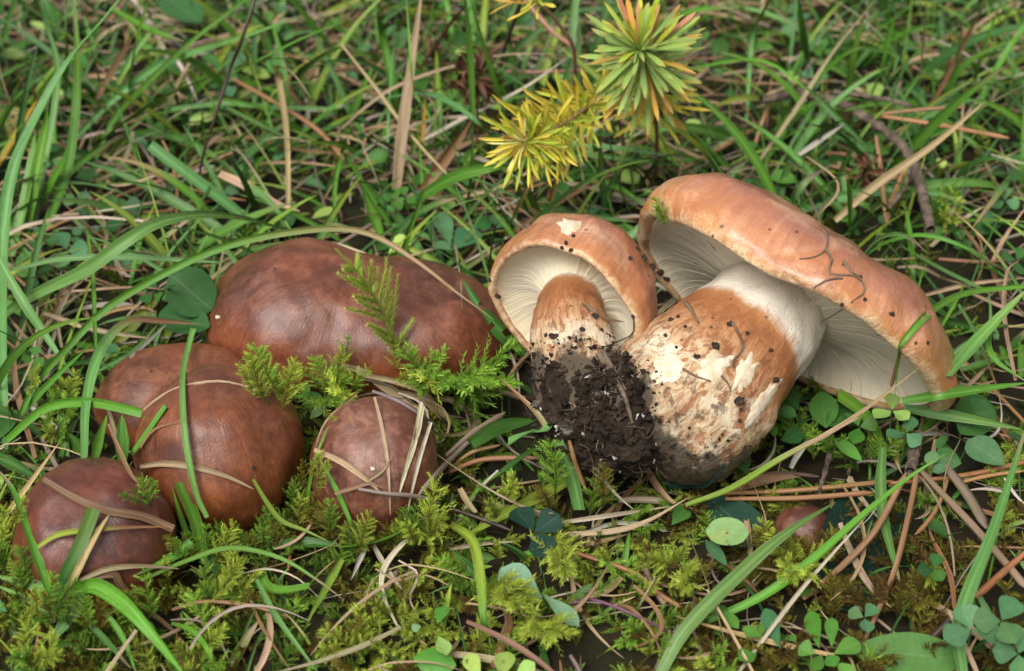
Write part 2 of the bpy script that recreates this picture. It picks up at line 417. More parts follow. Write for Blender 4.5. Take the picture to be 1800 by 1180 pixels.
def frame(px, py, depth, u_img, theta):
    """cap frame: u along the rim in the picture plane, w toward the near rim, a toward the apex"""
    u = nrm(RIGHT * u_img[0] - UPV * u_img[1]); n = nrm(RIGHT * u_img[1] + UPV * u_img[0])
    a = n * math.cos(theta) + FWD * math.sin(theta)
    w = n * math.sin(theta) - FWD * math.cos(theta)
    return at_depth(px, py, depth), u, w, a

def open_cap(fr, Ru, Rv, prof, gprof, ngill, und, hmod, root, base, mat, seed, vfar=1.0, hoff=lambda x, y: 0.0 * x):
    C, u, w, a = fr
    nph, ns = 192, 60
    ph = np.linspace(0, 2 * math.pi, nph, endpoint=False)
    pr = catmull(prof, ns)
    def place(r, h, phi, nz):
        f = 1 + und(phi)
        x = r * f * Ru * np.cos(phi); y = r * f * Rv * np.sin(phi)
        y = np.where(y < 0, y * vfar, y)
        hh = h * hmod(x, y) + hoff(x, y)
        return C + x[:, None] * u + y[:, None] * w + hh[:, None] * a
    V = []; rad = []
    for i, (r, h) in enumerate(pr):
        V.append(place(np.full(nph, r), np.full(nph, h), ph, 0))
        rad.append(np.stack([np.cos(ph), np.sin(ph), np.full(nph, i / (ns - 1))], -1))
    V = np.vstack(V); rad = np.vstack(rad)
    d = nrm(V - C)
    amp = np.interp(rad[:, 2], [0, 0.5, 0.8, 1.0], [0.09, 0.10, 0.09, 0.07])
    V = V + d * (amp * np.array([fbm(q + seed, 0.95, 5) for q in V]))[:, None]
    F = grid_faces(ns, nph)
    cap = put('cap', mesh_from('cap', V, F, base, {'radial': ('FLOAT_VECTOR', rad)}), mat, base, root)
    solid(V, F)
    # gills: every gill a real ridge
    per = 4
    ng = ngill * per; phg = np.linspace(0, 2 * math.pi, ng, endpoint=False)
    jit = np.repeat(rng.uniform(0.6, 1.3, ngill), per)
    wob = np.repeat(rng.normal(0, 0.0035, ngill), per)
    gp = catmull(gprof, 22)
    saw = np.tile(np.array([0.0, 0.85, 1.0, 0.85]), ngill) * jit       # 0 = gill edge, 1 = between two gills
    G = []; ga = []; gr = []
    short = np.repeat(rng.random(ngill) < 0.45, per)                 # every other gill stops before the stem
    for i, (r, h) in enumerate(gp):
        s = i / 21.0
        dep = 0.095 * (Ru / 4.0) ** 0.5 * math.sin(math.pi * min(1, 0.04 + s * 0.93)) ** 0.5
        fade = np.where(short, np.clip(1.25 - 1.6 * s, 0, 1), 1.0)
        dd = dep * (saw * fade + (1 - fade) * 0.8)
        if i == 0: dd = dd * 0
        G.append(place(np.full(ng, r), np.full(ng, h), phg + wob * math.sin(s * 9 + 1), 0) + a * dd[:, None])
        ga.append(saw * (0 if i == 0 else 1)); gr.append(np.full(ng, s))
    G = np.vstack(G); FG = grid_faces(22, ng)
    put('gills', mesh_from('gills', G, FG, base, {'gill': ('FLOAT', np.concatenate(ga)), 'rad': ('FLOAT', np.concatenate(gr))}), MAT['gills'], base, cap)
    solid(G, FG)
    return cap

STEMV = []
def fat_stem(pts, radii, root, base, bump, seed, flat=1.0, dirty=(), t0=0.0):
    n = 48; nph = 96
    P = catmull([at_depth(*p) for p in pts], n)
    R = catmull([(r, 0, 0) for r in radii], n)[:, 0]
    T = nrm(np.gradient(P, axis=0))
    side = nrm(np.cross(T, FWD)); up2 = nrm(np.cross(side, T))
    ph = np.linspace(0, 2 * math.pi, nph, endpoint=False)
    V = (P[:, None, :] + R[:, None, None] * (np.cos(ph)[None, :, None] * side[:, None, :] + flat * np.sin(ph)[None, :, None] * up2[:, None, :])).reshape(-1, 3)
    Pc = np.repeat(P, nph, 0)
    V = V + nrm(V - Pc) * (bump * np.array([fbm(q + seed, 0.9, 5) for q in V]))[:, None]
    # round the bottom end off
    last = V[-nph:].mean(0); V = np.vstack([V, last + T[-1] * 0.25])
    F = grid_faces(n, nph).tolist()
    F += [[(n - 1) * nph + j, (n - 1) * nph + (j + 1) % nph, len(V) - 1, len(V) - 1][:3] for j in range(nph)]
    s = np.linspace(0, 1, n)
    tl = np.append(np.repeat(t0 + (1 - t0) * s, nph), 1.0)
    rad = np.vstack([np.stack([np.tile(np.cos(ph), n), np.tile(np.sin(ph), n), np.repeat(s * 5, nph)], -1), [[0, 0, 5]]])
    di = np.zeros(len(V))
    for (a, b, d, r) in dirty: di = np.maximum(di, np.exp(-(np.linalg.norm(V - at_depth(a, b, d), axis=1) / r) ** 2))
    o = put('stem', mesh_from('stem', V, F, base, {'radial': ('FLOAT_VECTOR', rad), 'tlen': ('FLOAT', tl), 'dirt': ('FLOAT', di)}), MAT['stem'], base, root)
    STEMV.append((V, di))
    n0 = sum(len(v) for v in BV); BV.append(V)
    BF.append(grid_faces(n, nph) + n0)
    return o

# --- the big picked mushroom lying on its side
baseL = at_depth(1120, 800, 42.6); baseL[2] = 0.2
big = empty('mushroom', baseL)
tag(big, 'large tan picked mushroom lying on its side, pale gills and thick stem turned up', 'mushroom', 'picked tan mushrooms')
frL = frame(1370, 566, 44.6, (0.873, 0.488), math.radians(14))
profL = [(0.0, 2.72), (0.2, 2.70), (0.42, 2.55), (0.62, 2.25), (0.80, 1.75), (0.92, 1.15), (0.985, 0.55), (1.0, 0.15), (0.985, -0.12), (0.95, -0.26), (0.915, -0.24), (0.895, -0.12)]
gprofL = [(0.895, -0.12), (0.86, 0.12), (0.78, 0.36), (0.62, 0.52), (0.46, 0.50), (0.34, 0.40), (0.2, 0.3), (0.05, 0.3)]
def undL(p): return 0.035 * np.sin(2 * p + 0.6) + 0.02 * np.sin(5 * p + 1.0) + 0.012 * np.sin(9 * p)
def hmodL(x, y): return 1.0 + 0.06 * np.exp(-((x + 3.0) / 1.5) ** 2) - 0.13 * np.exp(-((x - 0.7) / 1.1) ** 2) + 0.02 * np.sin(3 * x)
def hoffL(x, y): return 0.85 * np.clip((-x - 1.2) / 3.4, 0, 1) ** 1.3
open_cap(frL, 4.93, 4.3, profL, gprofL, 340, undL, hmodL, big, baseL, MAT['pale1'], 5.0, 0.85, hoffL)
stemL = fat_stem([(1352, 545, 44.7), (1322, 580, 44.0), (1285, 620, 43.6), (1228, 680, 43.2), (1170, 738, 42.9), (1122, 778, 42.8)],
                 [1.72, 1.82, 1.93, 2.22, 2.18, 1.35], big, baseL, 0.12, 8.0,
                 dirty=[(1130, 690, 41.2, 0.55), (1135, 760, 41.3, 0.75), (1180, 810, 41.7, 1.1), (1235, 818, 42.0, 1.1), (1285, 800, 42.3, 0.8), (1150, 800, 41.5, 1.0), (1225, 700, 41.4, 0.45), (1245, 775, 41.8, 0.55)])
# --- the small one beside it
baseS = at_depth(1030, 790, 42.6); baseS[2] = 0.2
small = empty('mushroom', baseS)
tag(small, 'smaller tan picked mushroom leaning against the large one, soil clinging to its stem', 'mushroom', 'picked tan mushrooms')
frS = frame(992, 544, 43.4, (0.80, 0.60), math.radians(43))
profS = [(0.0, 2.55), (0.25, 2.52), (0.5, 2.4), (0.75, 2.08), (0.92, 1.5), (1.0, 0.75), (1.0, 0.25), (0.97, -0.02), (0.925, -0.12), (0.885, -0.08), (0.87, 0.02)]
gprofS = [(0.87, 0.02), (0.84, 0.18), (0.74, 0.42), (0.6, 0.58), (0.48, 0.55), (0.40, 0.42), (0.25, 0.3), (0.06, 0.3)]
def undS(p): return 0.03 * np.sin(2 * p + 2.0) + 0.02 * np.sin(4 * p) + 0.012 * np.sin(7 * p + 2)
def hmodS(x, y): return 1.0 + 0.05 * np.sin(2 * x)
open_cap(frS, 2.30, 2.30, profS, gprofS, 220, undS, hmodS, small, baseS, MAT['pale2'], 15.0)
stemS = fat_stem([(1012, 520, 43.9), (1002, 548, 43.2), (1005, 595, 42.7), (1016, 660, 42.4), (1028, 745, 42.5)],
                 [0.88, 0.95, 1.10, 1.22, 1.25], small, baseS, 0.07, 18.0, t0=0.16,
                 dirty=[(1010, 660, 41.2, 0.9), (950, 650, 42, 0.6), (945, 720, 42, 0.9), (1070, 640, 41.8, 0.6)])

# --- soil clump holding the two bases together
def soil_clump():
    pts = [(1000, 690, 41.95, 0.85), (1060, 702, 41.75, 0.95), (1115, 700, 41.65, 0.68), (1015, 745, 41.9, 0.98), (1085, 760, 41.7, 0.98), (1160, 788, 41.9, 0.55), (1108, 786, 42.0, 0.55), (1048, 768, 42.1, 0.7), (1195, 800, 42.2, 0.42), (1070, 655, 41.7, 0.45), (1000, 655, 41.75, 0.42), (1225, 805, 42.4, 0.4), (1250, 802, 42.6, 0.32), (960, 670, 42.2, 0.4), (955, 720, 42.3, 0.5)]
    lobes = [(at_depth(a, b, d), (r, r, r), 0) for a, b, d, r in pts]
    cen = at_depth(1070, 745, 42.0)
    V, F, rad = blob(lobes, 0.18, cen, 90, 160, 0.0)
    d = nrm(V - cen)
    V = V + d * np.array([0.26 * fbm(q, 1.1, 5) + 0.24 * fbm(q + 9, 3.0, 5) for q in V])[:, None]
    base = cen * 1.0; base[2] = 0.1
    root = empty('soil_clump', base)
    tag(root, 'crumbly dark soil clump holding the two picked mushroom bases together', 'soil')
    put('soil_lump', mesh_from('soil_lump', V, F, base), MAT['clump'], base, root)
    solid(V, F)
    # loose crumbs, root hairs and mycelium threads over its surface
    cr_v, cr_f = [], []
    ico = np.array([(0, 0, 1), (.9, 0, .45), (.28, .85, .45), (-.72, .53, .45), (-.72, -.53, .45), (.28, -.85, .45), (0, 0, -1)])
    icf = np.array([(0, 1, 2), (0, 2, 3), (0, 3, 4), (0, 4, 5), (0, 5, 1), (6, 2, 1), (6, 3, 2), (6, 4, 3), (6, 5, 4), (6, 1, 5)])
    idx = rng.integers(0, len(V), 2600)
    for i in idx:
        s = 0.025 + 0.13 * rng.random() ** 4
        q = ico * s * rng.uniform(0.6, 1.4, (7, 1)) * rng.uniform(0.6, 1.4, 3)
        cr_f.append(icf + len(cr_v) * 7); cr_v.append(q + V[i] + d[i] * s * 0.3)
    for SV in STEMV:                                   # soil smeared up the two stems
        j = np.where(SV[1] > 0.22)[0]
        for i in rng.choice(j, min(len(j), 700)):
            s = 0.015 + 0.06 * rng.random() ** 3
            q = ico * s * rng.uniform(0.6, 1.4, (7, 1)) * rng.uniform(0.6, 1.4, 3)
            cr_f.append(icf + len(cr_v) * 7); cr_v.append(q + SV[0][i] + rng.normal(0, 0.04, 3))
    o = put('soil_crumbs', mesh_from('soil_crumbs', np.vstack(cr_v), np.vstack(cr_f), base, smooth=False), MAT['clump'], base, root)
    o['kind'] = 'stuff'
    for nm, mt, cnt, rr, wid in (('root_hairs', 'root', 260, 0.6, 0.011), ('mycelium_threads', 'myc', 90, 0.16, 0.04)):
        tv, tf = [], []
        for _ in range(cnt):
            i = rng.integers(0, len(V)); p = V[i] + d[i] * 0.03
            if nm[0] == 'm' and (p - cen) @ FWD > 0: continue
            dirn = nrm(np.cross(d[i], rng.normal(size=3))); path = [p]
            for _s in range(5):
                dirn = nrm(dirn + rng.normal(size=3) * 0.5 + d[i] * (0.05 if nm[0] == 'r' else -0.02)); path.append(path[-1] + dirn * rr / 4 * rng.uniform(0.5, 1.3))
            tube(tv, tf, catmull(path, 9), wid * rng.uniform(0.6, 1.5), 3)
        o = put(nm, mesh_from(nm, np.vstack(tv), np.vstack(tf), base), MAT[mt], base, root); o['kind'] = 'stuff'
def tube(tv, tf, P, w, sides=5, taper=0.3):
    n = len(P); T = nrm(np.gradient(P, axis=0)); ref = np.array([0.3, 0.2, 0.93])
    S = nrm(np.cross(T, ref)); N = np.cross(S, T)
    ph = np.linspace(0, 2 * math.pi, sides, endpoint=False)
    wr = w * np.linspace(1, taper, n)
    V = (P[:, None] + wr[:, None, None] * (np.cos(ph)[None, :, None] * S[:, None] + np.sin(ph)[None, :, None] * N[:, None])).reshape(-1, 3)
    off = sum(len(v) for v in tv); tv.append(V); tf.append(grid_faces(n, sides) + off)
soil_clump()

SOLID = BVHTree.FromPolygons([tuple(v) for v in np.vstack(BV)], [tuple(f) for f in np.vstack(BF)])
def first_hit(px, py):
    """surface point, normal and depth under a point of the picture: a mushroom, the soil clump or the ground"""
    d = ray(px, py); dn = Vector(d).normalized()
    loc, no, _, _ = SOLID.ray_cast(Vector(CAM), dn)
    if loc is not None:
        no = np.array(no); no = no if no @ d < 0 else -no
        return np.array(loc), no, depth_of(np.array(loc))
    p = at_z(px, py, 0.0); p = at_z(px, py, ground_z(p[0], p[1]))
    return p, np.array([0, 0, 1.0]), depth_of(p)
def occludes(P, margin=0.15):
    """does any of these points stand between the camera and a mushroom, or lie inside one"""
    for p in P:
        v = Vector(p - CAM); L = v.length
        loc, no, _, dist = SOLID.ray_cast(Vector(CAM), v / L)
        if loc is not None and dist > L - margin: return True
    return False
def crosses(P):
    for a, b in zip(P[:-1], P[1:]):
        v = Vector(b - a); L = v.length
        if L > 1e-6 and SOLID.ray_cast(Vector(a), v / L, L)[0] is not None: return True
    return False

# white peeled patches on the big stem and one on the small cap
def patch(outline, parent, name, mat, lift=0.03, rootbase=None, thick=0.02):
    cx, cy = np.mean(outline, 0)
    ring = catmull(list(outline) + [outline[0]], 49)[:-1]
    ring = np.array([cx, cy]) + (ring - np.array([cx, cy])) * (1.2 + 0.45 * np.array([fbm((q[0], q[1], 1.0), 0.09, 4) for q in ring]))[:, None] + rng.normal(0, 0.6, ring.shape)
    V = []; 
    for f in (0.0, 0.35, 0.7, 1.0):
        for q in (ring if f > 0 else ring[:1]):
            x, y = cx + (q[0] - cx) * f, cy + (q[1] - cy) * f
            p, no, _ = first_hit(x, y)
            V.append(p + no * (lift * (1 if f < 1 else -0.5)))
    n = len(ring); F = []
    for j in range(n):
        k = (j + 1) % n
        F.append((0, 1 + j, 1 + k))
        for r in range(2):
            a = 1 + r * n
            F.append((a + j, a + n + j, a + n + k, a + k))
    put(name, mesh_from(name, np.array(V), F, rootbase), MAT[mat], rootbase, parent)
SP = [[(1152, 632), (1180, 628), (1198, 634), (1190, 648), (1160, 655), (1148, 668), (1150, 648)],
      [(1150, 655), (1185, 650), (1200, 640), (1196, 660), (1178, 670), (1150, 668)],
      [(1232, 632), (1248, 622), (1262, 632), (1284, 626), (1280, 645), (1258, 668), (1228, 664), (1220, 655), (1234, 646)],
      [(1300, 636), (1318, 630), (1328, 640), (1322, 662), (1312, 680), (1296, 690), (1288, 678), (1296, 656)],
      [(1364, 672), (1368, 678), (1350, 708), (1322, 745), (1310, 750), (1316, 728), (1338, 694)],
      [(1158, 610), (1180, 604), (1196, 610), (1186, 620), (1160, 622)]]
for s in SP: patch(s, stemL, 'peeled_patch', 'white', rootbase=baseL)
capS = [c for c in small.children if c.name.startswith('cap')][0]
patch([(978, 392), (992, 386), (1016, 392), (1012, 404), (1002, 412), (992, 408)], capS, 'peeled_patch', 'white', rootbase=baseS)
# ---------------------------------------------------------------- blades, straws, needles
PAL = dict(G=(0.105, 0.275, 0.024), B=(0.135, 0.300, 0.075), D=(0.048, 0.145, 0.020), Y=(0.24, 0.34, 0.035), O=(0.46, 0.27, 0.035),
           S=(0.44, 0.32, 0.175), W=(0.58, 0.50, 0.37), T=(0.25, 0.135, 0.062), N=(0.33, 0.165, 0.072), K=(0.22, 0.165, 0.125),
           X=(0.055, 0.032, 0.020), P=(0.13, 0.045, 0.075))
LOOK = dict(G=('grass_blade', 'fresh green grass blade', 'grass'), B=('grass_blade', 'pale bluish green grass blade', 'grass'),
            D=('grass_blade', 'dark green grass blade', 'grass'), Y=('grass_blade', 'yellowish green grass blade', 'grass'),
            O=('grass_blade', 'orange yellow withering grass blade', 'grass'), S=('dry_straw', 'tan dry straw', 'straw'),
            W=('dry_straw', 'bleached whitish dry straw', 'straw'), T=('dead_grass_leaf', 'brown dead grass leaf', 'dead leaf'),
            N=('pine_needle', 'orange brown pine needle', 'pine needle'), K=('dry_stick', 'weathered grey brown stick', 'stick'),
            X=('dead_stalk', 'dark brown thin dead stalk', 'dead stalk'), P=('creeping_runner', 'thin purple creeping runner', 'runner'))
GRP = dict(grass_blade='grass blades', dry_straw='dry straws', dead_grass_leaf='dead grass leaves', pine_needle='pine needles', dry_stick='dry sticks', dead_stalk='dead stalks', creeping_runner='creeping runners')

def strip_geo(P, N, wid, cls, rnd, cut=0.0, fold=0.22, c0=None, c1=None, sides=5):
    """closed thin blade (two curved faces) or a round needle; returns verts, faces, colours, uvw"""
    n = len(P); T = nrm(np.gradient(P, axis=0)); S = nrm(np.cross(T, N)); N2 = nrm(np.cross(S, T))
    s = np.linspace(0, 1, n)
    L = np.concatenate([[0], np.cumsum(np.linalg.norm(np.diff(P, axis=0), axis=1))])
    c0 = np.asarray(c0, float); c1 = c0 if c1 is None else np.asarray(c1, float)
    g = np.clip((s - 0.45) / 0.3, 0, 1)[:, None]
    colr = c0 * (1 - g) + c1 * g
    if cls in 'NKXP':
        ph = np.linspace(0, 2 * math.pi, sides, endpoint=False)
        wr = wid / 2
        V = P[:, None] + wr[:, None, None] * (np.cos(ph)[None, :, None] * S[:, None] + 0.8 * np.sin(ph)[None, :, None] * N2[:, None])
        V = V.reshape(-1, 3); F = grid_faces(n, sides)
        col = np.repeat(colr, sides, 0)
        u = np.tile(np.linspace(0, 1, sides), n); vv = np.repeat(L, sides)
    else:
        h = (wid / 2)[:, None]
        th = np.clip(wid * 0.06, 0.008, 0.03)[:, None]
        fo = (wid * fold)[:, None]
        l, r, m = P - S * h, P + S * h, P - N2 * fo
        ql, qr = P - S * h * 0.5 - N2 * fo * 0.62, P + S * h * 0.5 - N2 * fo * 0.62
        rows = [l, ql, m, qr, r, r, m - N2 * th, l]
        V = np.stack(rows, 1).reshape(-1, 3)
        b = np.arange(n - 1)[:, None] * 8
        F = np.concatenate([np.stack([b + i, b + i + 1, b + 9 + i, b + 8 + i], -1).reshape(-1, 4) for i in (0, 1, 2, 3, 5, 6)])
        col = np.repeat(colr, 8, 0)
        u = np.tile(np.array([0, 0.25, 0.5, 0.75, 1, 1, 0.5, 0]), n); vv = np.repeat(L, 8)
        mid = np.abs(u - 0.5) < 0.05
        if cls in 'GBDYO': col[mid] = col[mid] * 0.6 + 0.4 * np.minimum(col[mid] * 1.8 + 0.03, 0.7)
    uvw = np.stack([u, vv, np.full(len(u), rnd)], -1)
    return V, F, np.hstack([np.clip(col, 0, 1), np.ones((len(col), 1))]), uvw
def width_profile(n, w, cls, cut=False):
    s = np.linspace(0, 1, n)
    if cls in 'NKX': p = np.minimum(1, 0.75 + 0.6 * s) * np.clip((1.012 - s) * 25, 0.25, 1)
    elif cls == 'P': p = 1 - 0.3 * s
    elif cut: p = np.minimum(1, 0.72 + s * 0.8)
    else: p = np.minimum(1, 0.65 + s * 1.2) * np.clip((1.0 - s) ** 0.62 * 1.45, 0.03, 1)
    return np.maximum(w * p, 0.012)
def vary(c, cls, r):
    c = np.asarray(c) * (0.78 + 0.44 * r.random())
    c = c * np.array([1 + r.normal(0, 0.08), 1, 1 + r.normal(0, 0.10)])
    return np.clip(c, 0.005, 0.85)
STRIP_MAT = lambda cls: MAT['blade'] if cls in 'GBDYO' else (MAT['needle'] if cls in 'NKXP' else MAT['straw'])

def make_strip(cls, P, wcm, label, rs, cls2=None, cut=False, N=None, name=None, twist=0.0):
    n = len(P)
    if N is None:
        nb = nrm(nrm(CAM - P.mean(0)) * 0.75 + np.array([0, 0, 0.5]) + rs.normal(size=3) * 0.35)
        N = np.tile(nb, (n, 1))
    if twist:
        T = nrm(np.gradient(P, axis=0)); a = np.linspace(0, twist, n)[:, None]; S = nrm(np.cross(T, N))
        N = nrm(np.cos(a) * np.cross(S, T) + np.sin(a) * S)
    c0 = vary(PAL[cls], cls, rs); c1 = vary(PAL[cls2], cls2, rs) if cls2 else None
    dry = (cls in 'GBDY' and cls2 is None and not cut and rs.random() < 0.45)
    if c1 is None and cls in 'GBDY' and rs.random() < 0.25: c1 = c0 * 0.75 + 0.25 * np.array(PAL['Y'])
    fold = rs.uniform(0.05, 0.3) if cls in 'GBDYO' else rs.uniform(0.1, 0.4)
    V, F, col, uvw = strip_geo(P, N, width_profile(n, wcm, cls, cut), cls, rs.random() * 10, fold=fold, c0=c0, c1=c1)
    if dry:                                               # withered tip
        v = uvw[:, 1] / uvw[:, 1].max(); f = np.clip((v - rs.uniform(0.78, 0.92)) / 0.07, 0, 1)[:, None]
        col[:, :3] = col[:, :3] * (1 - f) + np.array(PAL['S']) * rs.uniform(0.5, 1.0) * f
    if 'eaten' in label:                                  # bites: real gaps in the blade
        m = n - 1; gone = set()
        for r0, r1, half in ((4, 6, 0), (9, 11, 1), (13, 14, 0), (17, 19, 1)):
            for r in range(r0, r1):
                for st in ((0, 1, 5) if half == 0 else (2, 3, 4)): gone.add(st * m + r)
        F = np.array([f for i, f in enumerate(F) if i not in gone])
    nm, look, cat = LOOK[cls]
    o = put(nm, mesh_from(nm, V, F, P[0], {'col': ('FLOAT_COLOR', col), 'uvw': ('FLOAT_VECTOR', uvw)}), STRIP_MAT(cls), P[0])
    tag(o, label, cat, GRP[nm])
    return o

def traced(line, k):
    head, pts = line.split('|'); h = head.split()
    cls = h[0]; w = float(h[1]); zs = h[2]; phrase = ' '.join(h[3:])
    cut = '!' in cls; cls = cls.replace('!', ''); cls2 = None
    if '/' in cls: cls, cls2 = cls.split('/')
    rs = np.random.default_rng(1000 + k)
    xy = np.array([[float(v) for v in p.split(',')] for p in pts.split()])
    Lpx = np.linalg.norm(np.diff(xy, axis=0), axis=1).sum()
    n = 26 if 'eaten' in phrase else int(np.clip(Lpx / 14, 9, 34))
    Q = catmull(xy, n); s = np.linspace(0, 1, n)
    if zs[0] == 'd':
        lift = float(zs[1:] or 0.10)
        raw = np.array([first_hit(*q)[2] for q in Q]) - lift
        dep = raw.copy()
        for _ in range(14):
            sm = np.convolve(np.pad(dep, 2, mode='edge'), [0.1, 0.2, 0.4, 0.2, 0.1], 'valid'); dep = np.minimum(raw, sm)
        dep = np.minimum(raw, np.convolve(np.pad(dep, 1, mode='edge'), [0.25, 0.5, 0.25], 'valid'))
        P = np.array([at_depth(q[0], q[1], t) for q, t in zip(Q, dep)])
        N = nrm(np.array([first_hit(*q)[1] for q in Q]) * 0.6 + nrm(CAM - P) * 0.6)
        for _ in range(4): N = nrm(np.pad(N, ((1, 1), (0, 0)), mode='edge')[:-2] + N + np.pad(N, ((1, 1), (0, 0)), mode='edge')[2:])
    else:
        if '^' in zs:
            a, b = zs.split('^'); b, c = b.split('>'); a, b, c = float(a), float(b), float(c)
            z = a * (1 - s) * (1 - 2 * s) + 4 * b * s * (1 - s) + c * s * (2 * s - 1)
        else:
            a, c = [float(v) for v in zs.split('>')]; z = a + (c - a) * s
        P = np.array([at_z(q[0], q[1], zz) for q, zz in zip(Q, z)]); N = None
        # keep it off the mushrooms: pull forward where it would pass inside one
        if 'behind' not in phrase:
            dep = np.array([depth_of(p) for p in P]); lim = np.full(n, 1e9)
            for i, q in enumerate(Q):
                h = first_hit(*q)
                if h[1][2] < 0.999 and h[2] > dep[i] - 6: lim[i] = h[2] - 0.12
            if (dep > lim).any():
                dep = np.minimum(dep, lim)
                for _ in range(30):
                    sm = np.convolve(np.pad(dep, 2, mode='edge'), [0.1, 0.2, 0.4, 0.2, 0.1], 'valid'); dep = np.minimum(np.minimum(dep, sm), lim)
                P = np.array([at_depth(q[0], q[1], t) for q, t in zip(Q, dep)])
    wcm = w / FPX * depth_of(P.mean(0))
    nm, look, cat = LOOK[cls]
    return make_strip(cls, P, wcm, look + ' ' + phrase, rs, cls2, cut, N, twist=rs.uniform(-0.7, 0.7) if zs[0] != 'd' else 0.0)

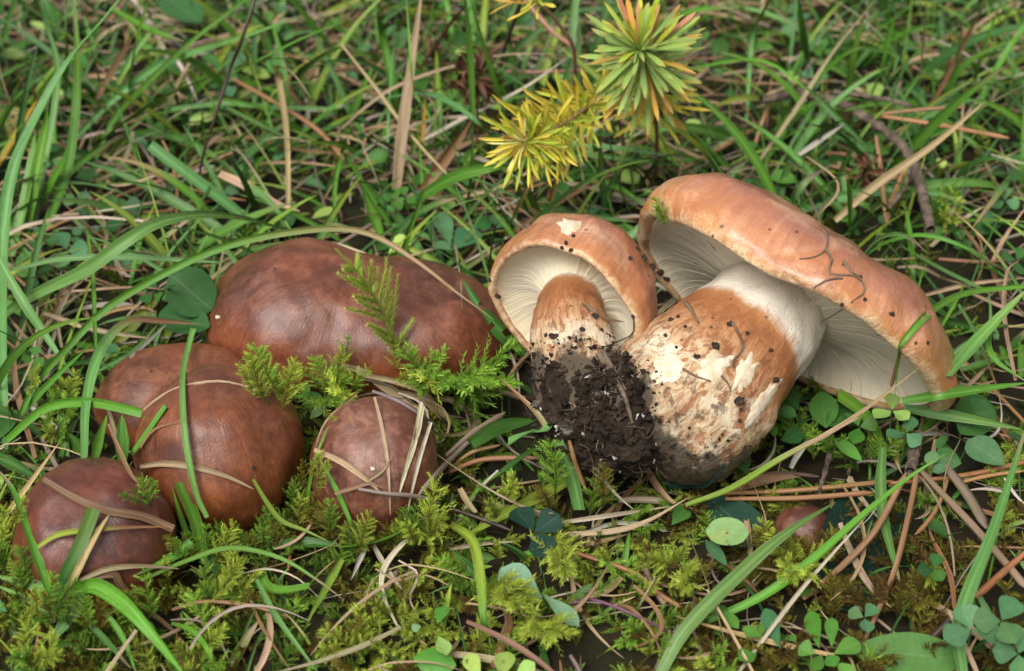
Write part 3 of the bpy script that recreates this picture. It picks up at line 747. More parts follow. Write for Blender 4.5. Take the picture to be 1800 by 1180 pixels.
TRACE = '''
B 23 0>9 arching up past the clover at the turf edge|8,760 2,600 4,420 22,300 62,205 118,108 180,35 245,-45
G 17 0>7 standing straight, widest in the tall tuft behind the double-lobed cap|75,410 110,330 128,240 135,150 135,70 128,-25
B 12 1>7 standing in the tall tuft behind the double-lobed cap|112,200 117,130 117,80 112,-25
B 14 0>7 bending over in the tall tuft behind the double-lobed cap|55,430 75,300 95,190 100,110 80,40 60,-15
G 22 0>5 standing in the tall tuft behind the double-lobed cap|40,430 60,320 80,220 92,160
G 15 0>4 leaning in the tall tuft behind the double-lobed cap|55,390 85,330 112,280 122,240
B 24 0>4 standing in the tall tuft behind the double-lobed cap|20,450 45,340 60,250 72,190
O 17 0>3 in the tall tuft behind the double-lobed cap|-10,300 25,240 60,185 82,148
G 19 0>5 leaning wide over the litter behind the double-lobed cap|135,290 200,228 290,168 400,125
G 8 3>6 bent flat, thin, behind the dark dead stalk|405,130 460,106 530,104 615,112
B 14 0>6 long, leaning across the litter to the dark dead stalk|125,250 200,175 280,115 370,82 440,60 530,28
G 10 0>7 thin, leaning over the round clover leaf|155,310 200,210 260,145 340,70 430,0 480,-40
G 12 4>6 short, bent down over the round clover leaf|195,15 260,50 325,74
G 13 0>7 upright behind the litter of brown needles|215,200 228,130 240,70 265,-15
B! 20 0>2.5 with a cut square end, lying over clover leaves|440,392 390,350 330,305 263,255
B 18 0>2 lying over clover leaves behind the saddle-backed cap|420,425 370,392 290,345 210,305 145,283
G 7 0>2 thin, lying over clover leaves behind the saddle-backed cap|340,365 320,355 240,305 182,268
B 8 1>2 thin, crossing the hooked bleached straw|390,185 450,215 515,248
B 15 1>1.5 lying flat in the litter behind the saddle-backed cap|300,192 400,182 490,190 610,190
G 6 0>3 thin, standing beside the dark dead stalk|357,275 356,230 356,188
G 10 5>2 thin, bending down beside the hooked bleached straw|508,-5 560,55 605,108
G 6 4>6 very thin, crossing behind the hooked bleached straw|450,108 530,68 615,33
X 8 1>7.5 rising alone behind the saddle-backed cap|350,312 360,262 380,200 405,120 425,70 452,-15
S 12 1>5.5 hooked over at its top behind the saddle-backed cap|507,375 504,240 492,150 484,120 498,118 520,135 548,175
S 7 1.6>1.9 lying across the tall tuft behind the double-lobed cap|15,195 130,188 265,182
T 12 1>3.5 wedge-shaped in the litter behind the double-lobed cap|170,175 205,110 237,56
N 6 0.3>0.3 in the litter behind the double-lobed cap|-5,60 60,55 110,36 175,40
S 20 1.2>1.8 broad and frayed in the litter behind the saddle-backed cap|385,305 430,325 480,355 528,372
W 7 2>1.5 short, slanting in the litter behind the double-lobed cap|305,95 325,130 347,178
N 9 2>1.2 long, in the litter beside the hooked bleached straw|408,138 500,190 560,230 605,280
S! 13 2>6 broken off, grey, leaning beside the long bluish blade|22,192 8,150 -6,90
N 8 0>2 curved up beside the hooked bleached straw|560,205 525,180 508,150 516,125
S 7 0>1 thin, between clover and the saddle-backed cap|390,300 440,290 520,285 610,295
T 8 0>1 curved in the litter behind the double-lobed cap|330,270 420,240 520,262 600,270
G 10 0>3 short, upright behind the saddle-backed cap|590,400 588,330 600,270 610,240
S 22 0>7 tall flat and straight behind the saddle-backed cap|694,365 705,250 722,120 742,-20
G 13 3>8 tall, hanging before the dried brown seed head|832,205 826,90 816,-20
G 12 2>8 slanting across the dried brown seed head|892,220 875,160 850,80 826,-5
D 11 1>6 upright behind the dried brown seed head|912,180 900,100 892,30 888,-20
X 9 0>6 olive, rising through the dried brown seed head|845,215 882,100 897,55 918,-5
B 11 2^4>2 arching beside the dried brown seed head|655,178 740,163 800,185 850,225 868,245
G 22 0^3>3 broad, bent flat behind the yellow spurge tip|712,365 790,315 850,298 908,290
B 10 0>3 leaning below the yellow spurge tip|803,402 850,345 902,303
G 6 0>5 thin, below the slanting pair at the seed head|817,390 828,310 832,205
G 6 0>4 thin, standing against the tall flat straw|747,395 738,260 728,168
G 6 4>7 thin, rising along the tall flat straw|727,170 722,110 714,-10
G 17 0>5 wide, upright beside the tall flat straw|700,215 690,150 672,60 662,20
G 14 0>3 leaning close behind the saddle-backed cap|695,410 650,340 606,270
G 18 0>2 wide, short, close behind the saddle-backed cap|672,420 652,365 632,318
S 6 1^3>4 thin, arching over to the pink spurge stem|598,228 640,190 700,150 800,115 900,95 1003,98
S 6 4>1 thin, slanting down across the tall flat straw|600,78 660,155 720,235 790,310 872,378
T 22 1>3.2 thick, brown, leaning behind the yellow spurge tip|742,335 790,270 832,205
W 8 1>3 straight, passing behind the green spurge head|740,248 830,200 920,155 1002,98
O 8 1>2 short, in the litter by the tall flat straw|742,250 745,210 748,170
T 12 2>5 leaning past the tall flat straw|735,122 790,42 820,10
S 10 1>1 flat in the litter beside the yellow spurge tip|740,290 800,262 870,228
S 9 0>1 long, in the litter beside the yellow spurge tip|620,330 690,300 760,262 830,236
B 16 0>4 hanging pale between yellow spurge and the large tan cap|1065,378 1057,310 1055,238
B 12 0>4 curved pale between yellow spurge and the large tan cap|1112,382 1085,310 1068,228
B 11 1.5>2 flat under the green spurge head|1008,254 1100,262 1210,280
B 10 1.2>1.7 lower, flat under the green spurge head|1030,272 1110,280 1200,292
G 14 0>3 leaning under the yellow spurge tip|955,395 935,350 913,302
G 8 0>3 thin, under the yellow spurge tip|930,380 915,340 900,300
O 6 0>3 thin, upright under the yellow spurge tip|962,388 975,330 990,278
S 8 1>1 slanting under the green spurge head|1083,208 1140,235 1205,268
S 6 3>1 thin, slanting to the top of the large tan cap|1133,222 1150,265 1164,314
B 14 0.5>0.5 flat between the two tan caps, behind them|962,380 1040,382 1115,390
D 20 0>2.5 pointed, broad, behind the smaller tan cap|905,402 888,380 872,343
S 5 1>3 pale thin wavy, beside the green spurge head|1195,90 1188,40 1192,-10
G 6 0>3 thin, slanting to the large tan cap|1193,305 1172,262 1158,235
N 9 2>2.4 upper of two crossing the gnarled twig|1540,203 1650,220 1774,243
N 9 2.1>2.5 lower of two crossing the gnarled twig|1545,201 1620,193 1697,188
S 15 1.5>4.5 golden, thick and straight, crossing the gnarled twig|1468,388 1540,325 1640,255 1732,178
N 10 2>1.2 hanging straight down from the gnarled twig|1540,240 1550,310 1558,392
N 8 1.8>1.2 beside the one hanging from the gnarled twig|1588,300 1570,345 1558,395
W 10 2>2.6 short, white, lying before the gnarled twig|1405,272 1440,248 1483,219
S 6 2^2.5>1.2 thin, wriggling down to the large tan cap|1417,275 1465,310 1472,338 1445,370 1415,400
S 8 0>7 thin jointed stalk leaning over the gnarled twig|1312,312 1390,205 1465,90 1545,-8
B/T 8 0>5 thin, red-tipped, leaning before the gnarled twig|1358,310 1437,176 1482,98
D 13 3>2 crossing over the gnarled twig|1428,163 1480,215 1533,264
G 6 2^4>2 thin, arching before the gnarled twig|1190,125 1330,105 1410,150 1460,190
B 9 0>6 pale, curving up behind the large tan cap|1312,210 1322,70 1340,25 1358,-10
G 14 2>6 upright, wide, in the turf behind the gnarled twig|1420,110 1412,60 1402,-10
S 10 0>6 straight upright stalk behind the gnarled twig|1611,185 1620,90 1629,-10
T 9 0>5 leaning stalk behind the gnarled twig|1636,190 1690,85 1738,-8
G 8 0>5 thin, leaning in the turf behind the gnarled twig|1705,175 1725,100 1764,-8
B/S 14 0>3 broad, pointing down beside the golden thick straw|1802,280 1755,340 1710,400
W 8 1>1.5 short white, above the bluish blade by the golden straw|1740,271 1770,280 1808,290
N 8 0.5>0.6 in the litter behind the large tan cap|1335,222 1260,265 1192,302
N 8 0.2>1.5 upright in the litter behind the large tan cap|1320,275 1335,230 1350,184
S 7 0.6>0.6 slanting close behind the large tan cap|1192,260 1260,290 1315,312
G 12 0.4>0.4 lying close behind the large tan cap|1192,278 1250,290 1320,308
B/K 14 0^2>1.5 arched pale brown-flecked, behind the large tan cap|1380,375 1400,340 1425,312 1462,290
G 8 0^1.5>0 thin, hooked, close behind the large tan cap|1458,385 1490,362 1512,357 1535,375 1548,404
N 9 0.3>0.3 in the litter before the gnarled twig|1405,275 1470,270 1540,282 1600,285
N 8 0.3>0.3 low in the litter before the gnarled twig|1280,300 1360,290 1440,290 1500,300
S 8 0>3 in the clover beside the gnarled twig|1650,325 1720,300 1800,260
G 15 1>5 in the turf behind the gnarled twig|1530,170 1555,100 1575,20
G 14 1>5 wide in the turf behind the gnarled twig|1490,170 1500,100 1520,20
G 12 1>5 leaning in the turf behind the gnarled twig|1660,170 1700,110 1800,60
S 8 0>1.5 leaning in the clover beyond the gnarled twig|1700,60 1740,30 1810,-10
B 23 0^4>1.5 broad, arching in a long bow to the saddle-backed cap|-14,565 60,518 150,475 215,428 270,395 340,378 420,382 505,404
G/S 14 0^4>2 very long, arching over the saddle-backed cap, its end dried|20,768 60,680 120,610 190,540 300,475 400,432 500,410 600,402 670,420 740,465 800,512 868,562
B 17 3>0.5 slanting down to the double-lobed cap|-5,450 40,530 80,590 128,662
G 8 3>0.5 thin upright, crossing the long bow-shaped blade|168,610 164,500 156,430 152,385
B/T 19 0^2.5>1 arched pale, its tip turned tan, over the double-lobed cap|148,805 150,720 165,645 190,595 230,563 290,565 348,570
G 12 0>2.5 leaning beside the dark reddish cap|22,745 80,680 162,603
G! 17 0.5^2>2.3 bent level with a torn blunt end beside the double-lobed cap|10,775 80,718 160,708 248,726
G! 17 0>1.8 short with a split blunt end at the double-lobed cap|230,800 262,755 290,714
G 24 0>1.2 short and wide, standing at the double-lobed cap|214,812 215,770 214,728
G 17 0>1 short, standing at the double-lobed cap|165,812 175,770 188,730
B! 11 d0.35 pale, upright, standing before the double-lobed cap|364,910 345,868 330,800 322,730 322,650 340,577
S 6 d0.05 lying along the crease of the double-lobed cap|250,722 285,695 325,678 385,670 435,680 470,691
T 5 d0.05 thin, curved round the front of the double-lobed cap|246,788 268,757 300,745 336,742
S 12 d0.08 bent like a bow low on the double-lobed cap|245,820 290,815 345,822 400,838 446,860
S 12 1>1 lying in the litter beside the saddle-backed cap|125,512 240,505 312,513
S 10 0.8>0.8 lying lower in the litter behind the double-lobed cap|75,550 170,580 272,596
T 12 0>1.2 wavy and upright beside the double-lobed cap|62,805 34,705 25,630 46,563
W 8 0.2>0.6 short, slanting at the double-lobed cap|228,628 260,600 292,571
S 8 0.3>1 slanting behind the saddle-backed cap|368,492 420,450 500,398
B 10 0.3>0.8 thin, lying behind the double-lobed cap|172,652 230,620 278,570
T 10 0.4>0.2 curly in the litter behind the double-lobed cap|75,560 100,545 110,510 130,480 195,455 210,440
S 8 0.3>0.3 curved in the litter behind the double-lobed cap|170,560 200,545 250,540 285,555
S 9 0.3>0.6 looped in the litter behind the double-lobed cap|108,610 100,560 118,520 140,490
W 10 0.3>0.3 slanting in the litter beside the double-lobed cap|40,690 75,665 110,640
B 12 2>3 long, level, behind the long bow-shaped blade|20,475 110,455 220,452 330,458 400,462
Y 6 0>2.5 thin, rising to the long bow-shaped blade|118,700 105,650 150,520 188,422
S 8 0>1 bundle, slanting between the two lower brown caps|185,705 200,750 215,800
T 8 0>0.8 between the two lower brown caps|190,745 225,825 245,852
D 27 0.3^1.6>2 eaten, dark, standing before the edge of the saddle-backed cap|925,622 895,598 850,550 812,490
S 5 d0.06 thin, hanging in a loop over the saddle-backed cap|872,392 820,390 800,412 803,450 810,500 812,542
S/N 12 0.5>1.6 golden, thick, leaning on the soil clump|964,758 940,722 878,664
K 12 0.4>0.8 pinkish, lying beside the small shiny cap|784,802 830,762 888,725
N 10 0.3>0.4 lower of two lying below the soil clump|790,830 850,808 948,805
N 8 0.3>0.5 upper of two lying below the soil clump|792,822 830,795 880,782
B! 22 0.3>0.9 short and broad with a blunt end before the soil clump|970,748 930,760 892,777
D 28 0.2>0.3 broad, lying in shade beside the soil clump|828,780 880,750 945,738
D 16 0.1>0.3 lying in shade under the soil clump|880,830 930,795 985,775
S 14 d0.10 of the tangle round the small shiny cap|600,642 640,655 690,690 745,700 790,738 842,740
S 12 d0.16 second of the tangle round the small shiny cap|640,660 700,672 745,690 770,720 800,742
K 9 d0.2 in the straw tangle round the small shiny cap|655,688 700,705 740,730 768,752
S 13 d0.12 curling at the straw tangle round the small shiny cap|745,705 790,702 820,720 838,738 820,760 780,765 752,752
S 7 d0.05 curving from the moss down the side of the small shiny cap|628,690 600,715 570,745 553,790
S 7 d0.06 thin, lying straight down the small shiny cap|658,698 670,745 680,800 684,850 686,905
W 11 d0.08 broad, lying down the small shiny cap beside a narrower one|740,706 730,770 712,830 700,875
W 8 d0.12 narrower, lying down beside the broad one on the small shiny cap|758,742 742,790 727,850 715,905
S 11 d0.10 slanting low across the small shiny cap|552,790 600,812 640,840 672,868
K 12 d0.22 straight, leaning on the side of the small shiny cap|822,778 780,820 735,872
K 9 d0.3 lying level at the foot of the small shiny cap|630,860 680,868 730,872 772,884
S 6 d0.09 wrapping the top of the small shiny cap|618,700 660,690 705,700 742,725 768,760 775,800
W 5 d0.12 hair-thin, curled over the shoulder of the small shiny cap|700,690 735,705 752,730 750,765 735,800
S 5 d0.14 hair-thin, looping beside the small shiny cap|742,700 775,715 790,745 778,775 756,780
K 5 d0.14 thin, in the tangle above the small shiny cap|640,668 690,680 730,712 775,728 815,735
S 6 d0.10 thin, frayed, in the tangle above the small shiny cap|670,690 715,690 750,712 785,748
W 6 d0.08 thin, split from the broad one on the small shiny cap|744,716 736,760 722,800 712,845
S 5 d0.10 thin, crossing low on the small shiny cap|640,850 672,828 690,800
T 8 d0.12 crumpled, at the foot of the small shiny cap|588,868 620,858 650,850 672,858
W 5 0.5>0.4 thin, tangled in the moss below the small shiny cap|700,985 735,1010 720,1050 735,1085
S 5 0.6>0.4 thin, curving in the moss below the small shiny cap|660,1000 700,1020 745,1010 800,1035
W 4 0.5>0.5 hair-thin, in the moss below the double-lobed cap|420,1010 470,1000 520,1015 560,1050
S 6 0.5>0.4 thin, in the moss before the soil clump|820,1060 880,1070 940,1085 1010,1075
G 8 d0.3 thin, crossing between the double-lobed and the small shiny cap|535,900 548,830 560,790 578,748
G 9 0.3>1 thin, slanting at the foot of the small shiny cap|630,952 600,880 575,830 558,800
T! 15 d0.10 long, twisted, lying across the dark reddish cap|75,842 135,878 190,898 250,908 305,930
Y/T 10 d0.22 curved level across the dark reddish cap|66,962 90,945 118,936 180,930 230,927 297,926
D! 24 d0.18 broad, dull, leaning on the dark reddish cap|98,1050 118,1005 140,960 165,895
S 13 d0.24 straight, leaning on the dark reddish cap|90,1095 118,1040 145,985 175,930 192,905
G 17 0.3>2.6 upright beside the dark reddish cap|88,1045 68,985 45,915 22,860 -4,825
B 19 0.4>0.6 lying level below the dark reddish cap|90,1035 45,1025 -8,1012
B 12 0.3>0.4 lying lower below the dark reddish cap|84,1078 40,1050 -8,1028
S 10 0.3>2 straight, slanting behind the dark reddish cap|-8,930 44,860 104,778
D 22 0.2>0.6 lying behind the dark reddish cap|-10,800 30,820 62,838
G 22 0.4>1.2 pointed, at the foot of the double-lobed cap|336,952 298,982 234,1013
G! 24 0.3>1.7 broad, cut square, standing before the double-lobed cap|358,970 342,910 316,848
G 11 0.3>1.5 narrow, beside the square-cut broad blade|334,955 320,915 303,858
G 30 0.4^1.8>0.6 broad, arching below the dark reddish cap|128,1042 165,1030 215,1060 270,1120 330,1195
B 28 0.4>0.4 broad, lying below the dark reddish cap|158,1028 120,1085 88,1130
G 9 0.6^1.2>0.4 thin, arched, at the foot of the double-lobed cap|248,1020 330,985 405,963 490,980 555,1018 605,1055
T 14 d0.15 curling round the foot of the dark reddish cap|135,1030 165,1015 200,1010 212,1030 250,1065 300,1105 348,1162
S 10 d0.18 thin, level at the foot of the dark reddish cap|140,1020 190,1000 250,995 315,1000
N 9 0.5>0.4 lying in moss below the double-lobed cap|302,1072 360,1058 440,1065 510,1085
Y 9 0.8>0.4 bent at a joint below the double-lobed cap|445,843 470,885 495,916 535,932 578,952
D 22 0.3>0.3 lying in the moss below the small shiny cap|478,960 540,953 602,960
G! 20 0.4>1 curled, short, in the moss below the double-lobed cap|460,1000 468,1030 500,1037 542,1030
Y 15 0.5>0.3 slanting in the moss below the small shiny cap|602,982 575,1030 540,1092
B 11 1>0.5 slanting down through the moss below the double-lobed cap|450,1018 490,1090 565,1190
T 6 0.7>0.4 thin, in the moss below the double-lobed cap|440,1055 465,1110 515,1185
G 11 0.5^1>0.4 curved, in the moss below the double-lobed cap|300,1095 340,1110 370,1150 385,1190
K 5 0.5>0.8 thin, hooked, in the moss below the double-lobed cap|300,1090 345,1090 380,1115 402,1160
D 12 0.3>0.5 in the moss below the arching broad blade|150,1090 190,1130 230,1175
G 11 0.3>0.5 in the moss beside the arching broad blade|180,1070 215,1120 240,1185
S 11 0.5>1 curved, lying before the soil clump|975,940 1075,934 1140,915 1212,874
W 9 0.4>0.5 lying beside the dark clover before the soil clump|978,920 1080,905 1178,890
S 13 0.3>0.4 lying below the dark clover before the soil clump|978,962 1040,955 1108,938
S 10 0.3>0.3 lying flat beside the dark clover before the soil clump|790,965 850,955 905,952
X 8 0.5>0.3 lying beside the dark clover before the soil clump|788,893 840,910 902,934
N 11 0.5>0.4 reddish, lying long before the soil clump|982,963 1110,1005 1160,1045 1198,1068
Y/G 19 0.4^1.6>0.3 arched downward in the moss below the small shiny cap|790,920 830,950 845,1020 850,1090 866,1120
G 25 0.5>1.6 broad, pointed, below the small shiny cap|598,962 668,950 720,925 768,895
B! 25 1.6>0.4 broad, wedge-shaped, standing under the soil clump|980,775 1005,840 1018,897
Y 23 0.3>0.3 olive, broad, lying behind the dark clover|1000,845 932,880 800,952
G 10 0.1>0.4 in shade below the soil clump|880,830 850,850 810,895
S! 12 0.4>0.4 split stub in the moss below the small shiny cap|808,858 820,880 835,900
N 9 0.6>0.2 short under the soil clump|1000,770 1010,810 1030,862
K 16 0.4>0.3 split flat stub before the soil clump|1088,880 1130,878 1180,882
W 11 0.7>0.4 bleached, hooked, in the moss below the small shiny cap|732,932 690,975 672,1010 675,1050 712,1128
W 10 0.5>0.4 crossing the hooked one below the small shiny cap|656,958 680,1000 717,1052
W 9 0.5>0.3 slanting below the small shiny cap|645,960 630,990 617,1020
S 5 0.5>0.5 thin, curled level in the moss below the small shiny cap|640,1068 650,1030 668,1010 715,993 780,1002 838,1022
K 14 0.3>0.3 in the moss below the small shiny cap|655,1075 680,1035 700,1000
T 20 0.4>0.4 curled, standing in the moss below the pale leaf pair|868,1172 890,1110 893,1085 873,1038
S 7 0.6>0.6 arching at the bottom moss|648,1178 690,1165 760,1165 815,1180
P 7 0.4^0.9>0.4 arching before the pale leaf pair|1004,1062 1040,1054 1108,1078 1182,1114
T 7 0.4^0.8>0.3 thin, arching before the purple runner|1080,1062 1110,1070 1145,1110 1170,1165
S 5 0.5>1.2 thin, standing in the moss below the small shiny cap|840,1020 832,980 822,905
B 27 0.4^1.6>1.2 long, broad and pale, slanting before the spotted round leaf|1155,1195 1210,1100 1330,980 1400,925 1470,882
G 18 0.4>3 long, curved, crossing over the dark broad leaf|1222,1100 1335,1050 1420,990 1505,915 1590,845 1662,798
W 8 0.4>2 straight, crossing before the dark broad leaf|1292,1190 1410,1035 1530,900
Y/S 15 0.6>2.4 long, split, slanting past the big stem to the clover|1205,888 1285,858 1370,807 1440,770 1515,732
S 9 1>2.8 straight, slanting before the large cap's gills|1380,802 1450,765 1520,720 1614,648
N 10 0.4>0.5 upper of a pair lying before the big stem|1265,868 1400,862 1570,846
N 11 0.5>0.5 lower of a pair lying before the big stem|1275,877 1400,876 1536,866
N 10 0.5>0.6 lying past the weathered sticks|1566,850 1700,835 1810,810
N 9 0.5>0.6 lying double past the weathered sticks|1690,848 1740,836 1800,828
N 12 0.3>1.2 long, standing over the edge of the dark broad leaf|1518,1130 1570,1010 1598,900 1612,828
N 13 0.4>1.2 speckled, slanting over the dark broad leaf|1412,1052 1480,995 1540,930 1592,832
B 21 1>0.6 hanging down over the dark broad leaf|1552,785 1548,850 1552,905 1566,965 1583,1028
B 25 0.4>3.2 long, broad and straight, slanting past the weathered sticks|1694,1195 1688,1090 1750,920 1806,745
K 15 0.6>0.5 straight, lying beside the forked one at the clover|1618,828 1720,935 1806,1035
K 22 0.7>0.5 flat, split, lying beside the long broad straight blade|1662,820 1700,870 1735,930
N 14 0.6>0.5 thick, lying beyond the long broad straight blade|1806,968 1760,1010 1715,1050
X 17 0.4>0.5 thick, broken, lying on the broad leaf|1706,1055 1670,1090 1630,1132
T 18 0.4>0.3 rusty, broad, lying under the big stem|1282,862 1350,842 1422,834
X 9 0.3>0.3 thin, lying under the big stem|1310,840 1370,832 1440,838
T 11 0.3>0.6 curled, standing beside the thick broken stalk|1678,1070 1670,1010 1640,950 1632,925
G 13 1.5^2.6>1.6 curved down before the cut end of the large cap|1805,503 1700,515 1640,545 1592,595 1580,622 1574,695
G 8 0.6^3>1 thin, arching beside the large cap|1518,452 1560,425 1620,413 1680,428 1730,455 1766,496
G 19 1>2 broad, level, touching the tip of the large cap|1585,705 1680,690 1806,673
B 21 0.8>1.4 broad, level, below the tip of the large cap|1590,717 1680,732 1796,754
B 27 0.5>4 broad, slanting up beside the large cap|1665,660 1725,590 1806,508
G 15 2^2.6>2 hooked round beside the large cap|1770,570 1745,575 1735,592 1748,632 1806,672
G! 29 0.4>1.8 short, broad, round-tipped, before the large cap's gills|1552,790 1535,750 1512,720 1475,694
S 8 2>2 thin, wavy, upright beside the large cap|1785,668 1766,560 1770,480 1795,455
S 9 1>1.2 level behind the hooked blade beside the large cap|1605,524 1700,500 1806,488
B/S 10 2>0.5 thin, slanting down beside the large cap|1685,535 1718,590 1745,660 1760,700
B 18 0.5>2 long, slanting behind the large cap|1580,430 1650,470 1720,505 1745,520
S 6 0.5>0.6 curved behind the large cap|1578,470 1620,470 1660,490 1710,503
G 9 0.3>2 upright behind the large cap|1612,470 1600,430 1590,400
G 7 0.3>2 leaning beside the large cap|1652,580 1680,530 1700,490
G 14 0.5>1.2 flat beside the large cap|1690,650 1740,635 1806,620
S 8 0.4>0.6 short, in the turf beside the large cap|1700,680 1720,660 1740,640
S 8 0.3>2 leaning in the turf beside the golden thick straw|1740,470 1765,420 1806,360
T 8 0.5>0.6 lying in the turf beside the large cap|1650,455 1720,460 1800,455
W 6 0.6>0.4 thin, slanting beyond the weathered sticks|1765,840 1785,870 1806,890
T 13 d0.05 thin, papery, stuck under the smaller tan cap|1026,532 1042,548 1060,560 1098,566
N 8 2.5>1.6 short, before the large cap's gills|1582,620 1575,650 1566,680
'''
for k, ln in enumerate([l for l in TRACE.strip().splitlines() if l.strip()]):
    traced(ln, k)

# rootlets stuck to the large cap and a few on the stems
def rootlet(paths, w, label):
    tv, tf = [], []
    for xy in paths:
        Q = catmull(np.array(xy, float), 16)
        dep = np.array([first_hit(*q)[2] for q in Q]); dep = np.minimum(dep, np.convolve(np.pad(dep, 2, mode='edge'), [.2] * 5, 'valid')) - w / FPX * 45 * 0.4
        tube(tv, tf, np.array([at_depth(q[0], q[1], t) for q, t in zip(Q, dep)]), w / FPX * 45 / 2, 5, 0.4)
    o0 = tv[0][0]
    o = put('rootlet', mesh_from('rootlet', np.vstack(tv), np.vstack(tf), o0), MAT['root'], o0)
    tag(o, label, 'rootlet', 'rootlets stuck to the picked mushrooms')
rootlet([[(1446, 404), (1455, 418), (1450, 440), (1430, 452), (1405, 455)], [(1450, 438), (1462, 456), (1457, 480), (1485, 483), (1512, 488), (1520, 512), (1506, 524), (1480, 545), (1443, 567)], [(1482, 458), (1497, 478), (1514, 487)], [(1481, 488), (1455, 492), (1430, 506)]], 5,
        'tangled brown rootlet curling over the skin of the large tan cap')
rootlet([[(1284, 565), (1290, 572), (1300, 590), (1306, 605), (1303, 618), (1290, 632), (1288, 645)]], 6, 'dark crooked rootlet running down the thick stem to white patches')
rootlet([[(1205, 533), (1215, 545), (1228, 568)]], 9, 'short thick dark rootlet at the upper edge of the thick stem')
rootlet([[(1112, 555), (1115, 575), (1108, 590), (1080, 603), (1050, 614)]], 4, 'fine pale rootlet strung from the smaller cap to the soil')
rootlet([[(1200, 648), (1225, 662), (1250, 670)], [(1268, 660), (1280, 675), (1285, 690)]], 5, 'forked reddish rootlet beside the white peeled patches')
rootlet([[(1052, 620), (1075, 660), (1095, 690), (1105, 720), (1112, 745)], [(1058, 618), (1085, 662), (1102, 690)]], 13, 'split brown rootlet standing out across the soil clump')
# soil crumbs
def crumb(px, py, r, label, grp, mat='soil'):
    p, no, dep = first_hit(px, py); rc = 0.72 * r / FPX * dep
    t, f, rad = blob([(np.zeros(3), (rc, rc * rng.uniform(0.6, 1), rc * 0.7), 0)], 0.1, np.zeros(3), 10, 14, 0.0)
    t = t * (1 + 0.6 * np.array([fbm(q / rc + px, 1.3, 4) for q in t]))[:, None]
    q = p + no * rc * 0.25
    o = put('soil_crumb', mesh_from('soil_crumb', t + q, f, q, smooth=True), MAT[mat], q)
    tag(o, label, 'soil crumb', grp)
for x, y, r in [(1258, 610, 11), (1225, 628, 8), (1180, 563, 7), (1192, 558, 5), (1283, 570, 9), (1313, 586, 5), (1190, 612, 6), (1355, 616, 6), (1298, 705, 13), (1302, 720, 5), (1362, 668, 9), (1300, 740, 4), (1170, 590, 4), (1205, 575, 4)]:
    crumb(x, y, r, 'dark soil crumb stuck on the thick stem of the large picked mushroom', 'soil crumbs on the thick stem')
for x, y, r in [(975, 592, 11), (1023, 580, 7), (1057, 580, 4), (960, 590, 4), (1013, 600, 4), (1045, 557, 9), (1012, 612, 5)]:
    crumb(x, y, r, 'dark soil crumb stuck on the stem of the smaller picked mushroom', 'soil crumbs on the thinner stem')
for x, y, r in [(1107, 455, 6), (995, 428, 5), (1004, 440, 6), (988, 436, 4), (874, 520, 9), (862, 492, 4), (1008, 415, 4), (1113, 556, 4)]:
    crumb(x, y, r, 'small soil crumb stuck on the smaller tan cap', 'soil crumbs on the smaller tan cap')
for x, y, r in [(1567, 552, 8), (1480, 535, 4), (1520, 527, 3), (1512, 488, 3), (1630, 602, 3)]:
    crumb(x, y, r, 'tiny soil crumb stuck on the large tan cap', 'soil crumbs on the large tan cap')
for x, y, r in [(1130, 455, 9), (1145, 470, 10), (1160, 478, 9), (1120, 438, 6), (1172, 490, 7)]:
    crumb(x, y, r, 'black wet soil crumb wedged between the two picked caps', 'soil crumbs wedged between the picked caps')
for x, y, r in [(925, 390, 11), (918, 402, 10), (930, 398, 9)]:
    crumb(x, y, r, 'grey bark flake perched on the edge of the smaller tan cap', 'bark flakes on the smaller tan cap', 'twig')
crumb(384, 558, 6, 'tiny white seed stuck on the saddle-backed brown cap', 'seeds on the brown caps', 'white')
crumb(655, 824, 6, 'tiny cream husk on the small shiny brown cap', 'seeds on the brown caps', 'white')
crumb(445, 823, 4, 'tiny dark speck of soil on the double-lobed cap', 'soil specks on the brown caps')
# ---------------------------------------------------------------- broad leaves, clover, spurge, twig
LC = dict(c=(0.060, 0.175, 0.038), b=(0.090, 0.215, 0.085), t=(0.016, 0.050, 0.032), z=(0.010, 0.030, 0.024), p=(0.17, 0.33, 0.20), f=(0.085, 0.235, 0.035),
          s=(0.24, 0.36, 0.14), y=(0.82, 0.68, 0.09), g=(0.54, 0.62, 0.08), q=(0.33, 0.50, 0.12), w=(0.82, 0.72, 0.30), r=(0.60, 0.27, 0.16), o=(0.60, 0.37, 0.07), k=(0.13, 0.055, 0.022), d=(0.04, 0.125, 0.028))
def leaf_shape(s, kind):
    if kind == 'round': return np.sqrt(np.clip(1 - (2 * s - 1) ** 2, 0, 1))
    if kind == 'obov': return np.clip(np.sin(math.pi * s ** 1.35), 0, 1) ** 0.62 * (0.55 + 0.45 * np.minimum(1, s * 1.4))
    if kind == 'ovate': return np.clip(np.sin(math.pi * s ** 0.8), 0, 1) ** 0.75
    if kind == 'lance': return np.clip(np.sin(math.pi * s ** 0.95), 0, 1) ** 0.9
    if kind == 'spurge': return np.clip(np.minimum(1, 0.35 + s * 0.9) * np.clip((1 - s) * 7, 0, 1) ** 0.5, 0, 1)
    return np.ones_like(s)
